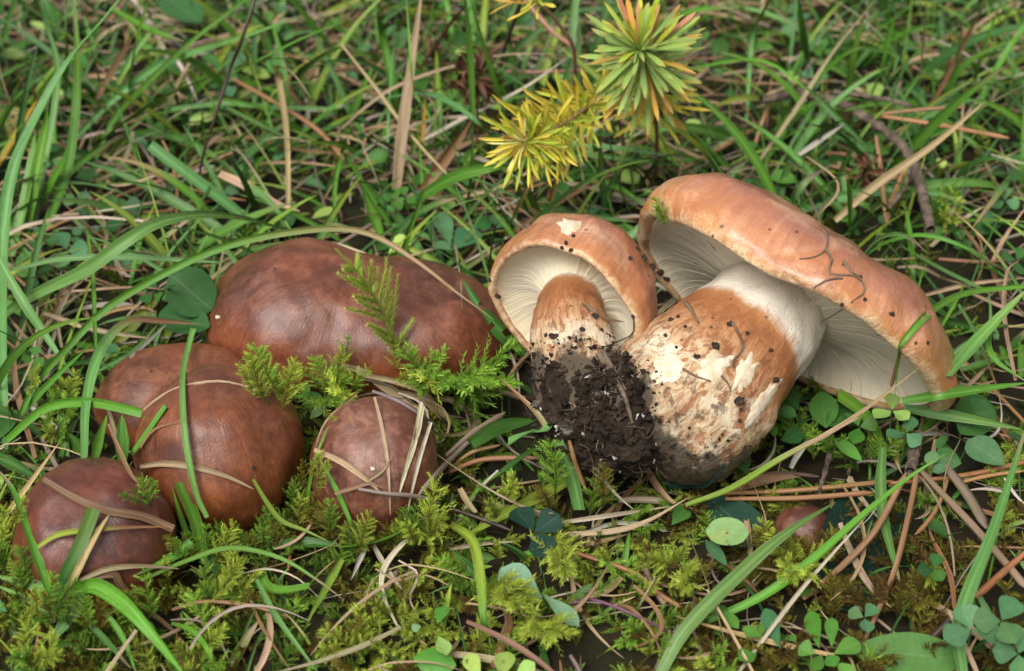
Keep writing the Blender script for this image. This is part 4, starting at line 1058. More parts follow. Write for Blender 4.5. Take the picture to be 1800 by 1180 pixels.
def leaf_geo(base, tip, width, up, kind, cup, bend, nl=9, notch=0.0):
    base = np.asarray(base, float); tip = np.asarray(tip, float)
    ax = tip - base; L = np.linalg.norm(ax); ax = ax / L
    side = nrm(np.cross(ax, up)); n = np.cross(side, ax)
    s = np.linspace(0, 1, nl); w = leaf_shape(np.clip(s, 0.004, 0.996), kind) * width / 2
    x = np.array([-1, -0.55, 0, 0.55, 1.0])
    V = []; uvw = []
    for si, wi in zip(s, w):
        for xi in x:
            lift = cup * wi * (abs(xi) ** 1.3) + bend * L * (si - si * si) * 1.0
            along = si * L - (notch * L * (1 - min(1, abs(xi) * 1.3)) * max(0, si - 0.8) * 5)
            V.append(base + ax * along + side * xi * wi + n * lift); uvw.append((xi, si, 0))
    V = np.array(V); uvw = np.array(uvw)
    th = 0.015
    V2 = V - n * th
    edge = np.tile(np.abs(x) > 0.99, nl); V2[edge] = V[edge]
    F = grid_faces(nl, 5, False)
    return np.vstack([V, V2]), np.vstack([F, F[:, ::-1] + len(V)]), np.vstack([uvw, uvw])
def leaf_mesh(nm, V, F, uvw, color, origin):
    col = np.hstack([np.tile(color, (len(V), 1)), np.ones((len(V), 1))])
    return mesh_from(nm, V, F, origin, {'col': ('FLOAT_COLOR', col), 'uvw': ('FLOAT_VECTOR', uvw)})
def lift_clear(px, py, z):
    """a point of the picture at height z, brought in front of any mushroom that would swallow it"""
    p = at_z(px, py, z); h = first_hit(px, py)
    if h[1][2] < 0.999 and depth_of(p) > h[2] - 0.1 and depth_of(p) < h[2] + 2.5: p = at_depth(px, py, h[2] - 0.12)
    return p
def petiole(root, base, top, bot, w=0.05, col=(0.10, 0.20, 0.05)):
    P = catmull([bot, (np.asarray(bot) * 0.5 + np.asarray(top) * 0.5) + np.array([0.1, 0.05, 0.1]), top], 9)
    V, F, c, uvw = strip_geo(P, np.tile(nrm(np.array([0.3, -1, 0.4])), (9, 1)), np.full(9, w), 'P', 1.0, c0=col)
    put('leaf_stalk', mesh_from('leaf_stalk', V, F, base, {'col': ('FLOAT_COLOR', c), 'uvw': ('FLOAT_VECTOR', uvw)}), MAT['needle'], base, root)
def plant(nm, label, cat, grp, leaves, z, stalk=True, kind='obov', cup=0.25, bend=0.1, ground=None):
    """leaves: list of (base px, tip px, width px, colour key); one plant with its leaves as parts"""
    b0 = lift_clear(*leaves[0][0], z)
    base = np.array([b0[0], b0[1] + 0.3, ground_z(b0[0], b0[1])])
    root = empty(nm, base); tag(root, label, cat, grp)
    rs = np.random.default_rng(int(abs(b0[0] * 1000 + b0[1] * 77)))
    for (bp, tp, w, ck) in leaves:
        dz = rs.uniform(-0.15, 0.25)
        B, T = lift_clear(*bp, z), lift_clear(*tp, z + dz)
        if abs(depth_of(B) - depth_of(T)) > 2.0 and (np.linalg.norm(B - at_z(*bp, z)) > 0.01 or np.linalg.norm(T - at_z(*tp, z + dz)) > 0.01): T = at_depth(tp[0], tp[1], depth_of(B) - 0.1)
        up = nrm(nrm(CAM - B) * 0.8 + np.array([0, 0, 0.7]) + rs.normal(size=3) * 0.22)
        V, F, uvw = leaf_geo(B, T, w / FPX * depth_of(B), up, kind, cup * rs.uniform(0.6, 1.3), bend * rs.uniform(-0.5, 1.3))
        c = vary(LC[ck], 'G', rs)
        put('leaf', leaf_mesh('leaf', V, F, uvw, c, base), MAT['leafspot' if 'spots' in label else 'leaf'], base, root)
    if stalk: petiole(root, base, b0, base)
    return root
def tri(cx, cy, r, angs, ck, z, label, grp='clover plants', w=0.95, kind='obov'):
    lv = []
    for a in angs:
        a = math.radians(a); t = (cx + r * math.cos(a), cy - r * math.sin(a) * 0.92)
        lv.append(((cx + 1.5 * math.cos(a), cy - 1.5 * math.sin(a)), t, r * w, ck))
    return plant('clover', label, 'clover', grp, lv, z, kind=kind)

tri(938, 936, 56, (125, 35, 300), 't', 0.9, 'dark three-leaved clover beside straws before the soil clump')
plant('clover', 'pale bluish leaf pair above the purple runner', 'clover', 'clover plants',
      [((953, 1052), (880, 1000), 62, 'p'), ((955, 1046), (1018, 1102), 34, 'p')], 0.9, kind='obov')
plant('clover', 'folded two-leaved dark clover tucked against the saddle-backed brown cap', 'clover', 'clover plants',
      [((372, 545), (300, 482), 86, 'd'), ((368, 575), (280, 552), 62, 'd')], 1.2, kind='round')
tri(212, 372, 40, (150, 20, 255), 'd', 0.8, 'dark three-leaved clover in litter behind the double-lobed cap', w=1.0)
tri(118, 440, 38, (120, 0, 240), 'b', 1.0, 'dewy bluish clover beside the long bow-shaped blade', w=1.05)
plant('clover', 'bluish clover leaves between the saddle-backed cap and the smaller tan cap', 'clover', 'clover plants',
      [((792, 435), (770, 372), 40, 'b'), ((795, 440), (838, 405), 52, 'b'), ((795, 440), (762, 428), 26, 'b')], 0.9, kind='obov')
plant('clover', 'large round clover leaf in the turf far behind the double-lobed cap', 'clover', 'clover plants', [((352, 40), (292, -5), 66, 'c')], 1.5, kind='round')
plant('clover', 'bluish leaf pair crossed by the dark dead stalk', 'clover', 'clover plants', [((395, 128), (425, 92), 34, 'b'), ((388, 125), (360, 95), 26, 'c')], 1.5)
# beside the gills of the large cap
tri(1568, 722, 34, (95, 205, 330), 'q', 1.8, 'small bright clover standing before the large cap\'s gills', w=1.0)
tri(1592, 762, 34, (70, 190, 320), 'b', 1.5, 'small folded clover beside the bright one before the large cap', w=0.9)
plant('leafy_herb', 'ovate green leaves under the edge of the large cap beside the thick stem', 'herb', 'low leafy herbs',
      [((1404, 716), (1366, 682), 34, 'c'), ((1400, 732), (1362, 722), 28, 'c'), ((1452, 752), (1444, 688), 52, 'c'), ((1455, 750), (1498, 722), 40, 'c'), ((1360, 768), (1348, 734), 22, 'f'), ((1410, 760), (1374, 775), 30, 'd')], 1.0, kind='ovate', cup=0.35)
plant('leafy_herb', 'single boat-shaped leaf hanging below the split yellow straw', 'herb', 'low leafy herbs', [((1466, 770), (1516, 812), 24, 'f')], 0.9, kind='lance')
plant('leafy_herb', 'large dewy round leaf under the tip of the large cap', 'herb', 'low leafy herbs', [((1688, 762), (1735, 702), 74, 'd'), ((1690, 735), (1748, 722), 60, 'd')], 1.0, kind='round')
plant('leafy_herb', 'grey-speckled pointed leaf beside the weathered sticks', 'herb', 'low leafy herbs', [((1700, 775), (1765, 818), 52, 'b'), ((1640, 800), (1690, 815), 40, 'd')], 0.9, kind='ovate')
plant('leafy_herb', 'tiny round leaves at the crossing of needles and sticks', 'herb', 'low leafy herbs',
      [((1625, 810), (1650, 800), 22, 'b'), ((1640, 830), (1662, 820), 18, 'b'), ((1650, 790), (1660, 765), 18, 'c'), ((1612, 800), (1600, 785), 20, 'c')], 0.9, kind='round')
plant('broad_leaf', 'large dark teal leaf lying under needles in the litter', 'leaf', 'broad ground leaves', [((1478, 1072), (1552, 850), 158, 'z')], 0.05, False, 'round', 0.06, 0.02)
plant('broad_leaf', 'dark hairy leaf half hidden behind the spotted round leaf', 'leaf', 'broad ground leaves', [((1345, 960), (1240, 870), 80, 't')], 0.2, False, 'ovate', 0.08, 0.02)
plant('broad_leaf', 'broad green leaf lying flat at the edge of brown moss', 'leaf', 'broad ground leaves', [((1712, 1160), (1488, 1142), 78, 'c')], 0.3, False, 'lance', 0.1, 0.03)
rl = plant('round_leaf', 'round pale green leaf with dark spots held above the litter', 'leaf', 'broad ground leaves', [((1316, 938), (1241, 934), 58, 's')], 1.4, True, 'round', 0.12, 0.05)
plant('leafy_herb', 'drooping grey-green leaf under the spotted round leaf', 'herb', 'low leafy herbs', [((1240, 950), (1278, 995), 22, 'b')], 0.8, False, 'lance')
plant('leafy_herb', 'green leaf standing under the round base of the thick stem', 'herb', 'low leafy herbs', [((1310, 830), (1290, 775), 36, 'c'), ((1220, 855), (1275, 815), 30, 't'), ((1165, 850), (1240, 852), 22, 't')], 0.6, False, 'ovate', 0.2)
plant('succulent_herb', 'light green rosette of thick oval leaves beside the broad flat leaf', 'herb', 'low leafy herbs',
      [((1440, 1140), (1424, 1074), 32, 'f'), ((1462, 1140), (1462, 1086), 26, 'f'), ((1430, 1150), (1405, 1135), 36, 'f'), ((1465, 1150), (1512, 1130), 38, 'f'), ((1455, 1150), (1468, 1172), 30, 'f'), ((1445, 1150), (1430, 1180), 26, 'f'), ((1470, 1165), (1500, 1190), 28, 'f'), ((1400, 1130), (1384, 1118), 24, 'f')], 0.8, False, 'obov', 0.3)
plant('succulent_herb', 'light green herb with drooping oval leaves in front of yellow moss', 'herb', 'low leafy herbs',
      [((1372, 1140), (1345, 1070), 34, 'b'), ((1340, 1120), (1305, 1105), 22, 'f'), ((1330, 1125), (1338, 1098), 18, 'f'), ((1282, 1090), (1262, 1066), 22, 'f'), ((1330, 1150), (1298, 1160), 34, 'f'), ((1270, 1070), (1298, 1105), 22, 'f')], 0.7, False, 'obov', 0.3)
tri(1708, 1108, 52, (110, 200, 350), 'b', 1.5, 'large bluish clover at the foot of the long straight blade', w=1.0)
tri(1760, 1092, 50, (60, 180, 300), 'b', 1.6, 'bluish clover overlapping its neighbour by the long straight blade', w=1.0)
tri(1790, 1150, 46, (70, 170, 280), 'b', 1.3, 'lower bluish clover beside the long straight blade', w=1.0)
plant('leafy_herb', 'reddish-stemmed herb with three small oval leaves in bottom moss', 'herb', 'low leafy herbs',
      [((768, 1098), (782, 1066), 28, 'f'), ((770, 1118), (786, 1152), 30, 'q'), ((740, 1100), (724, 1108), 18, 's')], 0.8, True, 'obov')
plant('leafy_herb', 'lobed pale leaves at the bottom edge of the moss', 'herb', 'low leafy herbs', [((845, 1195), (822, 1150), 34, 'q'), ((880, 1195), (892, 1146), 40, 'q'), ((905, 1190), (940, 1165), 30, 'q')], 0.7, False, 'obov')
plant('leafy_herb', 'twisted cream seed leaf in the moss above the small shiny cap', 'herb', 'low leafy herbs', [((545, 736), (578, 702), 20, 's')], 1.3, False, 'lance')
plant('leafy_herb', 'dark round leaf in the moss above the small shiny cap', 'herb', 'low leafy herbs', [((540, 720), (556, 690), 34, 'd'), ((520, 700), (540, 676), 26, 'f')], 1.0, False, 'round')

# clover and small leaves through the turf
LAND = [(380, 180, 'near the dark dead stalk'), (500, 200, 'near the hooked bleached straw'), (705, 180, 'near the tall flat straw'), (838, 140, 'round the dried brown seed head'),
        (950, 250, 'below the yellow spurge'), (1120, 120, 'behind the green spurge head'), (1540, 230, 'near the gnarled twig'), (1540, 60, 'far behind the gnarled twig'), (80, 200, 'in the tall tuft behind the double-lobed cap'),
        (260, 380, 'round the dark clover behind the double-lobed cap'), (560, 370, 'close behind the saddle-backed cap'), (820, 380, 'between the saddle-backed and the smaller tan cap'), (1330, 250, 'close behind the large tan cap'), (1320, 60, 'far behind the large tan cap'),
        (1700, 330, 'beside the golden thick straw'), (1760, 120, 'beyond the golden thick straw'), (1730, 600, 'beside the tip of the large cap'), (60, 640, 'beside the double-lobed cap'), (560, 60, 'far behind the saddle-backed cap'), (250, 60, 'far behind the dark clover')]
LOW = [(650, 1050, 'in the moss below the small shiny cap'), (420, 1080, 'in the moss below the double-lobed cap'), (950, 930, 'round the dark clover before the soil clump'), (1280, 940, 'round the spotted round leaf'), (1700, 900, 'among the weathered sticks'),
       (120, 1120, 'in the moss below the dark reddish cap'), (1100, 1090, 'round the purple runner'), (1330, 820, 'under the big stem'), (870, 760, 'beside the soil clump'), (1560, 1080, 'round the broad flat leaf'), (1740, 1120, 'among the bluish clovers'), (60, 800, 'behind the dark reddish cap')]
def zone(px, py):
    L = LOW if (py > 740 or (py > 680 and px > 780)) else LAND
    return min(L, key=lambda q: (q[0] - px) ** 2 + (q[1] - py) ** 2)[2]
def zone_old(px, py):
    if py > 930 or (py > 840 and px > 780): return 'in the mossy strip before the mushrooms'
    if px < 520 and py > 560: return 'beside the lower brown caps'
    if px < 900: return 'in the turf behind the brown caps'
    return 'in the turf behind the picked mushrooms'
CLOVER_SPOTS = []
def scatter_clover(n):
    rs = np.random.default_rng(77); made = 0
    while made < n:
        px, py = rs.uniform(-60, 1860), rs.uniform(-40, 1180) if rs.random() < 0.2 else rs.uniform(-40, 480)
        z = rs.uniform(0.4, 1.3); p = at_z(px, py, z)
        if SOLID.find_nearest(Vector(p))[3] < 1.5 or occludes([p, p + np.array([0.8, 0, 0.2]), p - np.array([0.8, 0, -0.2])]): continue
        ck = 'cbdf'[rs.integers(0, 4)]; r = rs.uniform(22, 36) * 45 / depth_of(p); a0 = rs.uniform(0, 120)
        tri(px, py, r, (a0, a0 + rs.uniform(105, 125), a0 + rs.uniform(225, 250)), ck, z,
            'small three-leaved clover ' + {'c': 'of fresh green', 'b': 'of bluish green', 'd': 'of dark green', 'f': 'of bright green'}[ck] + ' ' + zone(px, py), 'small clover in the turf', rs.uniform(0.85, 1.05))
        made += 1
scatter_clover(55)

# cypress spurge shoots: stem with whorled needle-like leaves, each leaf a part
def spurge_meshes():
    out = {}
    for ck in 'ygqrow':
        rs = np.random.default_rng(ord(ck)); out[ck] = []
        for v in range(3):
            V, F, uvw = leaf_geo((0, 0, 0), (0, 1.0, 0), 0.068 + 0.012 * v, np.array([0, 0, 1.0]), 'spurge', 0.35, (0.30, -0.16, 0.12)[v])
            c = vary(LC[ck], 'G', rs); me = leaf_mesh('leaf', V, F, uvw, c, (0, 0, 0))
            tips = np.clip((uvw[:, 1] - 0.75) * 4, 0, 1)
            me.materials.append(MAT['spurge']); out[ck].append(me)
    return out
SPM = spurge_meshes()
from mathutils import Matrix
def spurge(stem_px, label, layers, seed):
    """stem_px: list of (px,py,depth) from foot to tip; layers: (from s, to s, count, tilt from, tilt to, length, colour keys)"""
    rs = np.random.default_rng(seed)
    P = catmull([at_depth(*p) for p in stem_px], 40); T = nrm(np.gradient(P, axis=0))
    base = P[0]
    root = empty('spurge_shoot', base); tag(root, label, 'spurge', 'spurge shoots')
    V, F, c, uvw = strip_geo(P, np.tile([0.2, -0.9, 0.3], (40, 1)), np.linspace(0.17, 0.10, 40), 'P', 2.0, c0=(0.34, 0.16, 0.12), c1=(0.36, 0.26, 0.10))
    put('stem', mesh_from('stem', V, F, base, {'col': ('FLOAT_COLOR', c), 'uvw': ('FLOAT_VECTOR', uvw)}), MAT['needle'], base, root)
    k = 0
    for (s0, s1, cnt, t0, t1, ln, cols) in layers:
        for i in range(cnt):
            f = (i + 0.5) / cnt; s = s0 + (s1 - s0) * f
            j = min(39, int(s * 39)); p, t = P[j], T[j]
            e1 = nrm(np.cross(t, [0.1, 0.2, 1.0])); e2 = np.cross(t, e1)
            a = k * 2.39996 + rs.normal(0, 0.25); k += 1
            el = math.radians(t0 + (t1 - t0) * f + rs.normal(0, 11))
            rdir = e1 * math.cos(a) + e2 * math.sin(a)
            d = nrm(t * math.cos(el) + rdir * math.sin(el)); nn = nrm(t * math.sin(el) - rdir * math.cos(el)); x = np.cross(d, nn)
            ck = cols(rdir, f, rs)
            o = bpy.data.objects.new('leaf', SPM[ck][rs.integers(0, 3)])
            L = ln * rs.uniform(0.62, 1.18)
            if rs.random() < 0.05: continue
            M = Matrix(((x[0] * ln, d[0] * L, nn[0] * ln, 0), (x[1] * ln, d[1] * L, nn[1] * ln, 0), (x[2] * ln, d[2] * L, nn[2] * ln, 0), (0, 0, 0, 1)))
            M.translation = Vector((p + rdir * 0.05 - base) * U)
            o.matrix_basis = M
            link(o, root)
    return root
def colA(r, f, rs):
    up = r @ UPV; x = rs.random()
    if up > 0.6 and x < 0.7: return 'ro'[rs.integers(0, 2)] if x < 0.3 else 'g'
    if x < 0.22: return 'o' if x < 0.07 else 'g'
    return 'q'
def colYel(r, f, rs): return 'yyog'[rs.integers(0, 4)]
def colB(r, f, rs): return 'gygy'[rs.integers(0, 4)]
def colBi(r, f, rs): return 'wwyo'[rs.integers(0, 4)]
spurge([(1150, 330, 57.5), (1155, 250, 54.0), (1148, 170, 51.0), (1138, 120, 49.2), (1122, 82, 47.6)],
       'green spurge head with red and orange upper leaves, yellow leaves beneath', [(0.42, 0.70, 60, 100, 80, 1.6, colYel), (0.74, 1.0, 135, 108, 48, 1.85, colA), (0.98, 1.0, 22, 46, 18, 1.2, colA)], 3)
spurge([(1098, 300, 56.0), (1090, 220, 53.5), (1058, 178, 51.3), (1000, 212, 49.5), (950, 238, 48.4), (918, 252, 47.7)],
       'yellow spurge shoot bending toward the smaller tan cap', [(0.40, 0.88, 130, 52, 62, 1.65, colB), (0.86, 1.0, 46, 88, 60, 1.3, colB), (0.97, 1.0, 34, 78, 25, 1.0, colBi)], 4)
spurge([(1000, 235, 58.0), (1010, 100, 54.0), (980, 40, 52.5), (945, 2, 51.5), (935, -30, 51.0)],
       'yellow spurge shoot with sparse leaves behind the other two', [(0.70, 1.0, 36, 70, 60, 1.5, colYel)], 5)
for k, (c_, w, pts, ph) in enumerate([((0.34, 0.15, 0.13), 7, [(888, 126, 1.8), (950, 127, 2.2), (1022, 124, 2.6)], 'thin reddish side stalk joining the dried seed head to the spurge'),
                         ((0.36, 0.18, 0.12), 9, [(923, 2, 3.2), (970, 55, 2.8), (1010, 84, 2.6)], 'pinkish side stalk running up behind the green spurge head')]):
    P = catmull([at_z(*p) for p in pts], 12)
    V, F, c, uvw = strip_geo(P, np.tile([0.2, -0.9, 0.3], (12, 1)), np.full(12, w / FPX * 52), 'P', 2.0, c0=c_)
    o = put('spurge_stalk', mesh_from('spurge_stalk', V, F, P[0], {'col': ('FLOAT_COLOR', c), 'uvw': ('FLOAT_VECTOR', uvw)}), MAT['needle'], P[0])
    tag(o, ph, 'stalk', 'spurge stalks')

# dried brown seed head and small cone
def dried_head(px, py, z, r, n, label, ck, nm='seed_head'):
    c = at_z(px, py, z); rs = np.random.default_rng(px)
    rc = r / FPX * depth_of(c)
    base = c - np.array([0, 0, z - 0.1]); root = empty(nm, base); tag(root, label, 'seed head')
    for i in range(n):
        d = nrm(rs.normal(size=3)); e = nrm(np.cross(d, rs.normal(size=3)))
        p0 = c + d * rc * rs.uniform(0.05, 0.35)
        P = catmull([p0, p0 + d * rc * 0.4 + e * rc * 0.1, p0 + d * rc * 0.6 + e * rc * 0.42, p0 + d * rc * 0.45 + e * rc * 0.66], 9)
        V, F, cc, uvw = strip_geo(P, np.tile(d, (9, 1)), width_profile(9, rc * 0.2, 'T'), 'T', i * 0.3, c0=vary(LC[ck], 'T', rs), fold=0.3)
        put('bract', mesh_from('bract', V, F, base, {'col': ('FLOAT_COLOR', cc), 'uvw': ('FLOAT_VECTOR', uvw)}), MAT['straw'], base, root)
    P = catmull([base, c], 8); V, F, cc, uvw = strip_geo(P, np.tile([0, -1.0, 0], (8, 1)), np.full(8, 0.09), 'P', 1.0, c0=(0.12, 0.06, 0.03))
    put('stem', mesh_from('stem', V, F, base, {'col': ('FLOAT_COLOR', cc), 'uvw': ('FLOAT_VECTOR', uvw)}), MAT['needle'], base, root)
dried_head(838, 138, 3.6, 56, 44, 'dried curled brown seed head behind the grass blades', 'k')
dried_head(1524, 300, 1.9, 34, 26, 'small greyish dried seed head beside the gnarled twig', 'k')

# gnarled twig: knobbly tube with scale scars
def gnarled(paths, label):
    base = at_z(*paths[0][0][0], paths[0][1]); root = empty('gnarled_twig', base); tag(root, label, 'twig')
    for i, (xy, z, w) in enumerate(paths):
        n = 90; Q = catmull(np.array(xy, float), n)
        P = np.array([at_z(q[0], q[1], z) for q in Q]); T = nrm(np.gradient(P, axis=0)); S = nrm(np.cross(T, [0, 0, 1.0])); N = np.cross(S, T)
        ph = np.linspace(0, 2 * math.pi, 14, endpoint=False); rc = w / FPX * 50 / 2
        V = []
        for a in range(n):
            for b, f in enumerate(ph):
                d = S[a] * math.cos(f) + N[a] * math.sin(f)
                k = rc * (1 + 0.45 * mnoise.noise(Vector((P[a] + d * rc) * 4.5)) + 0.28 * mnoise.noise(Vector((P[a] + d * rc) * 11)))
                V.append(P[a] + d * k)
        put('branch', mesh_from('branch', np.array(V), grid_faces(n, 14), base), MAT['twig'], base, root)
gnarled([([(1338, 176), (1410, 165), (1470, 180), (1525, 210), (1580, 250), (1607, 292), (1620, 335), (1636, 405)], 1.9, 18),
         ([(1465, 162), (1530, 170), (1602, 186)], 2.0, 10), ([(1600, 290), (1590, 330), (1560, 370)], 1.7, 8)], 'gnarled scaly brown twig lying in the turf behind the large tan cap')
gnarled([([(1613, 762), (1606, 800), (1600, 830)], 1.1, 16)], 'short grey twig stub where needles and sticks cross')
gnarled([([(1458, 800), (1450, 830), (1440, 865)], 0.5, 8)], 'thin lichen-grey twig under the edge of the large cap')
# ---------------------------------------------------------------- moss
def moss_template(seed, L=1.6, nb=9, bl=0.55, leaflets=8, droop=0.12, ns=18, size=1.0, core=True, thick=False):
    """a feather-moss shoot: curved stem, side branches in two rows, each clothed in tiny pointed leaflets"""
    rs = np.random.default_rng(seed)
    V, F, K = [], [], []
    def add_leaflets(P, T, ref, cnt, size, k0, k1):
        n = len(P)
        for i in range(cnt):
            f = (i + 0.5) / cnt; x_ = f * (n - 1); j = int(x_); g_ = x_ - j; p = P[j] * (1 - g_) + P[min(n - 1, j + 1)] * g_; t = T[j]
            e1 = nrm(np.cross(t, ref)); e2 = np.cross(e1, t)
            for side in (0.2, 2.3, 4.4) if cnt < 14 else (0.2, 1.8, 3.3, 4.9):
                a = side + i * 1.1 + rs.normal(0, 0.3); rd = e1 * math.cos(a) + e2 * math.sin(a)
                sz = size * (1.15 - 0.55 * f) * rs.uniform(0.75, 1.25)
                d = nrm(t * 0.85 + rd * 0.75); x = np.cross(d, rd)
                b = len(V)
                V.extend([p - x * sz * 0.20, p + x * sz * 0.20, p + d * sz]); F.append((b, b + 1, b + 2))
                kk = k0 + (k1 - k0) * f; K.extend([kk * 0.85, kk * 0.85, kk * 1.1 + 0.05])
    def stalk(P, w, k):
        tv, tf = [], []; tube(tv, tf, P, w, 3, 0.4); b = len(V)
        V.extend(list(tv[0])); K.extend([k] * len(tv[0]))
        for q in tf[0]: F.append((b + q[0], b + q[1], b + q[2])); F.append((b + q[0], b + q[2], b + q[3]))
    n = 14; s = np.linspace(0, 1, n)
    P = np.stack([0.12 * L * np.sin(s * 2.2 + seed), L * s, 0.32 * L * np.sin(s * 1.7)], -1)
    T = nrm(np.gradient(P, axis=0)); up = np.array([0, 0, 1.0])
    add_leaflets(P, T, up, ns, 0.17 * L / 1.6 * size, 0.15, 1.0)
    if core: stalk(P, 0.022 * L, 0.0)
    for i in range(nb):
        f = 0.18 + 0.78 * i / nb; j = int(f * (n - 1))
        for sd in (-1, 1):
            ln = bl * (1.0 - 0.72 * max(0, f - 0.35) / 0.65) * (0.6 + 0.4 * min(1, f * 3)) * rs.uniform(0.5, 1.3); dr = droop * rs.uniform(-1.0, 2.2)
            j = int(np.clip(f * (n - 1) + rs.uniform(-0.8, 0.8), 1, n - 1))
            d0 = nrm(T[j] * (0.6 + 0.3 * f + rs.uniform(-0.2, 0.35)) + np.array([sd, 0, 0]) * 0.9 + up * rs.uniform(-0.3, 0.5))
            q = np.linspace(0, 1, 6)[:, None]
            Q = P[j] + d0 * ln * q - up * dr * ln * q ** 2 * 2 + T[j] * rs.uniform(-0.1, 0.25) * ln * q ** 2
            if thick: stalk(Q, 0.010 * L, 0.35)
            add_leaflets(Q, nrm(np.gradient(Q, axis=0)), up, leaflets, 0.185 * L / 1.6 * size, 0.35 + 0.4 * f, 0.75 + 0.35 * f)
    return np.array(V), np.array(F), np.clip(np.array(K), 0, 1.15)
TEMPL = [moss_template(s, nb=nb, bl=bl) for s, nb, bl in ((1, 6, 0.7), (2, 7, 0.6), (3, 5, 0.8), (4, 7, 0.5), (5, 5, 0.65))]
TALL = moss_template(7, nb=9, bl=0.62, leaflets=22, ns=70, size=0.62, thick=True, droop=0.05)
TEMPS = [moss_template(s + 20, nb=5, bl=bl, leaflets=4) for s, bl in ((1, 0.6), (2, 0.5), (3, 0.7))]
MC = dict(l=((0.20, 0.16, 0.03), (0.52, 0.64, 0.13)), y=((0.16, 0.14, 0.025), (0.56, 0.69, 0.10)), g=((0.12, 0.20, 0.027), (0.38, 0.64, 0.085)), o=((0.08, 0.055, 0.016), (0.30, 0.26, 0.04)), b=((0.045, 0.025, 0.012), (0.18, 0.095, 0.028)), d=((0.05, 0.10, 0.016), (0.20, 0.36, 0.045)))
def moss_col(K, ck, rs):
    a, b = [np.array(c) for c in MC[ck]]; j = rs.uniform(0.8, 1.2)
    c = (a * (1 - K[:, None]) + b * K[:, None]) * j
    return np.clip(np.hstack([c, np.ones((len(K), 1))]), 0, 1)
def orient(base, tip, up, L=1.6):
    y = tip - base; s = np.linalg.norm(y) / L; y = nrm(y); x = nrm(np.cross(y, up)); z = np.cross(x, y)
    return np.stack([x, y, z], 0) * s
def moss_shoot(bp, tp, z0, z1, ck, t, label, grp='moss shoots', wide=1.0, clear=True, tem=None):
    rs = np.random.default_rng(int(bp[0] * 31 + bp[1] * 7 + tp[0]))
    B = lift_clear(*bp, z0) if clear else at_z(*bp, z0); T = lift_clear(*tp, z1) if clear else at_z(*tp, z1)
    if clear:
        ex = (bp[0] + 0.0, bp[1] + 0.0)
        hits = [first_hit(bp[0] + (tp[0] - bp[0]) * f, bp[1] + (tp[1] - bp[1]) * f) for f in (0, .25, .5, .75, 1)]
        hd = [h[2] for h in hits if h[1][2] < 0.999]
        if hd and min(hd) - 0.3 < max(depth_of(B), depth_of(T)):
            B = at_depth(*bp, min(depth_of(B), min(hd) - 0.28)); T = at_depth(*tp, min(depth_of(T), min(hd) - 0.28))
    V, F, K = tem or TEMPL[t % 5]
    if tem: K = 0.45 + 0.6 * K
    up = nrm(nrm(CAM - B) + np.array([0, 0, 0.4]) + rs.normal(size=3) * 0.2)
    R = orient(B, T, up); W = V * np.array([wide, 1, 1]) @ R + B
    o = put('moss_shoot', mesh_from('moss_shoot', W, F, B, {'col': ('FLOAT_COLOR', moss_col(K, ck, rs))}, smooth=False), MAT['moss'], B)
    tag(o, label, 'moss', grp)
    return o
MS = [
 # the tall shoot before the saddle-backed cap
 ((690, 632), (578, 455), 0.6, 3.2, 'l', 0, 'tall feathery moss shoot standing before the saddle-backed brown cap', 0.85),
]
for bp, tp, z0, z1, ck, t, lb, wd in MS: moss_shoot(bp, tp, z0, z1, ck, t, lb, wide=wd, tem=TALL)
MCN = dict(y='yellow-green', g='green', d='dark green', o='olive', b='brown', l='pale')
def moss_group(label, items, ck):
    for i, (a, b, c, d) in enumerate(items):
        nmc = MCN[ck[i % len(ck)]]
        lab = label if nmc.split()[0] in label or 'yellow' in label or 'golden' in label or 'green' in label else nmc + ' ' + label
        moss_shoot((a, b), (c, d), 0.5 if b < 960 else 0.25, 1.5 if b < 960 else 1.0, ck[i % len(ck)], i * 3 + a, lab, label.replace('shoot', 'shoots'))
moss_group('yellow-green moss shoot tucked between the brown caps', [(478, 708, 438, 618), (455, 690, 418, 640), (480, 700, 462, 600), (505, 720, 505, 640), (500, 715, 540, 640), (470, 700, 425, 668), (530, 700, 520, 628), (515, 712, 480, 640)], 'yyg')
moss_group('bristly green moss shoot at the foot of the saddle-backed brown cap', [(560, 700, 600, 640), (600, 690, 612, 610), (585, 690, 560, 620), (620, 690, 650, 640), (640, 690, 600, 650), (560, 690, 530, 650), (575, 705, 640, 680), (590, 700, 565, 730), (615, 640, 610, 585), (545, 720, 560, 760), (570, 715, 590, 740)], 'gyg')
moss_group('bright green branching moss shoot above the straw tangle', [(740, 675, 700, 612), (735, 675, 790, 612), (740, 680, 690, 660), (745, 680, 785, 650), (735, 680, 700, 690), (760, 685, 740, 720), (745, 670, 720, 600), (750, 680, 800, 690), (700, 650, 690, 600)], 'ggy')
moss_group('spreading moss shoot beside the stem of the smaller picked mushroom', [(800, 660, 925, 622), (830, 690, 900, 640), (820, 680, 850, 735), (790, 690, 800, 740), (840, 690, 870, 720), (800, 700, 850, 680), (860, 690, 920, 660), (770, 690, 790, 730)], 'gd')
moss_group('yellow moss shoot between the double-lobed and the small shiny cap', [(548, 830, 575, 795), (545, 830, 530, 800), (550, 850, 590, 818), (545, 850, 535, 870), (555, 860, 580, 850)], 'yo')
moss_group('moss shoot standing between the dark reddish and the double-lobed cap', [(262, 890, 250, 830), (255, 880, 212, 870), (265, 880, 275, 840), (268, 890, 240, 850)], 'gd')
moss_group('yellow-green moss shoot leaning on straws by the small shiny cap', [(752, 950, 800, 845), (740, 950, 700, 905), (745, 930, 770, 870), (755, 960, 720, 960), (760, 945, 815, 920), (735, 960, 690, 930)], 'y')
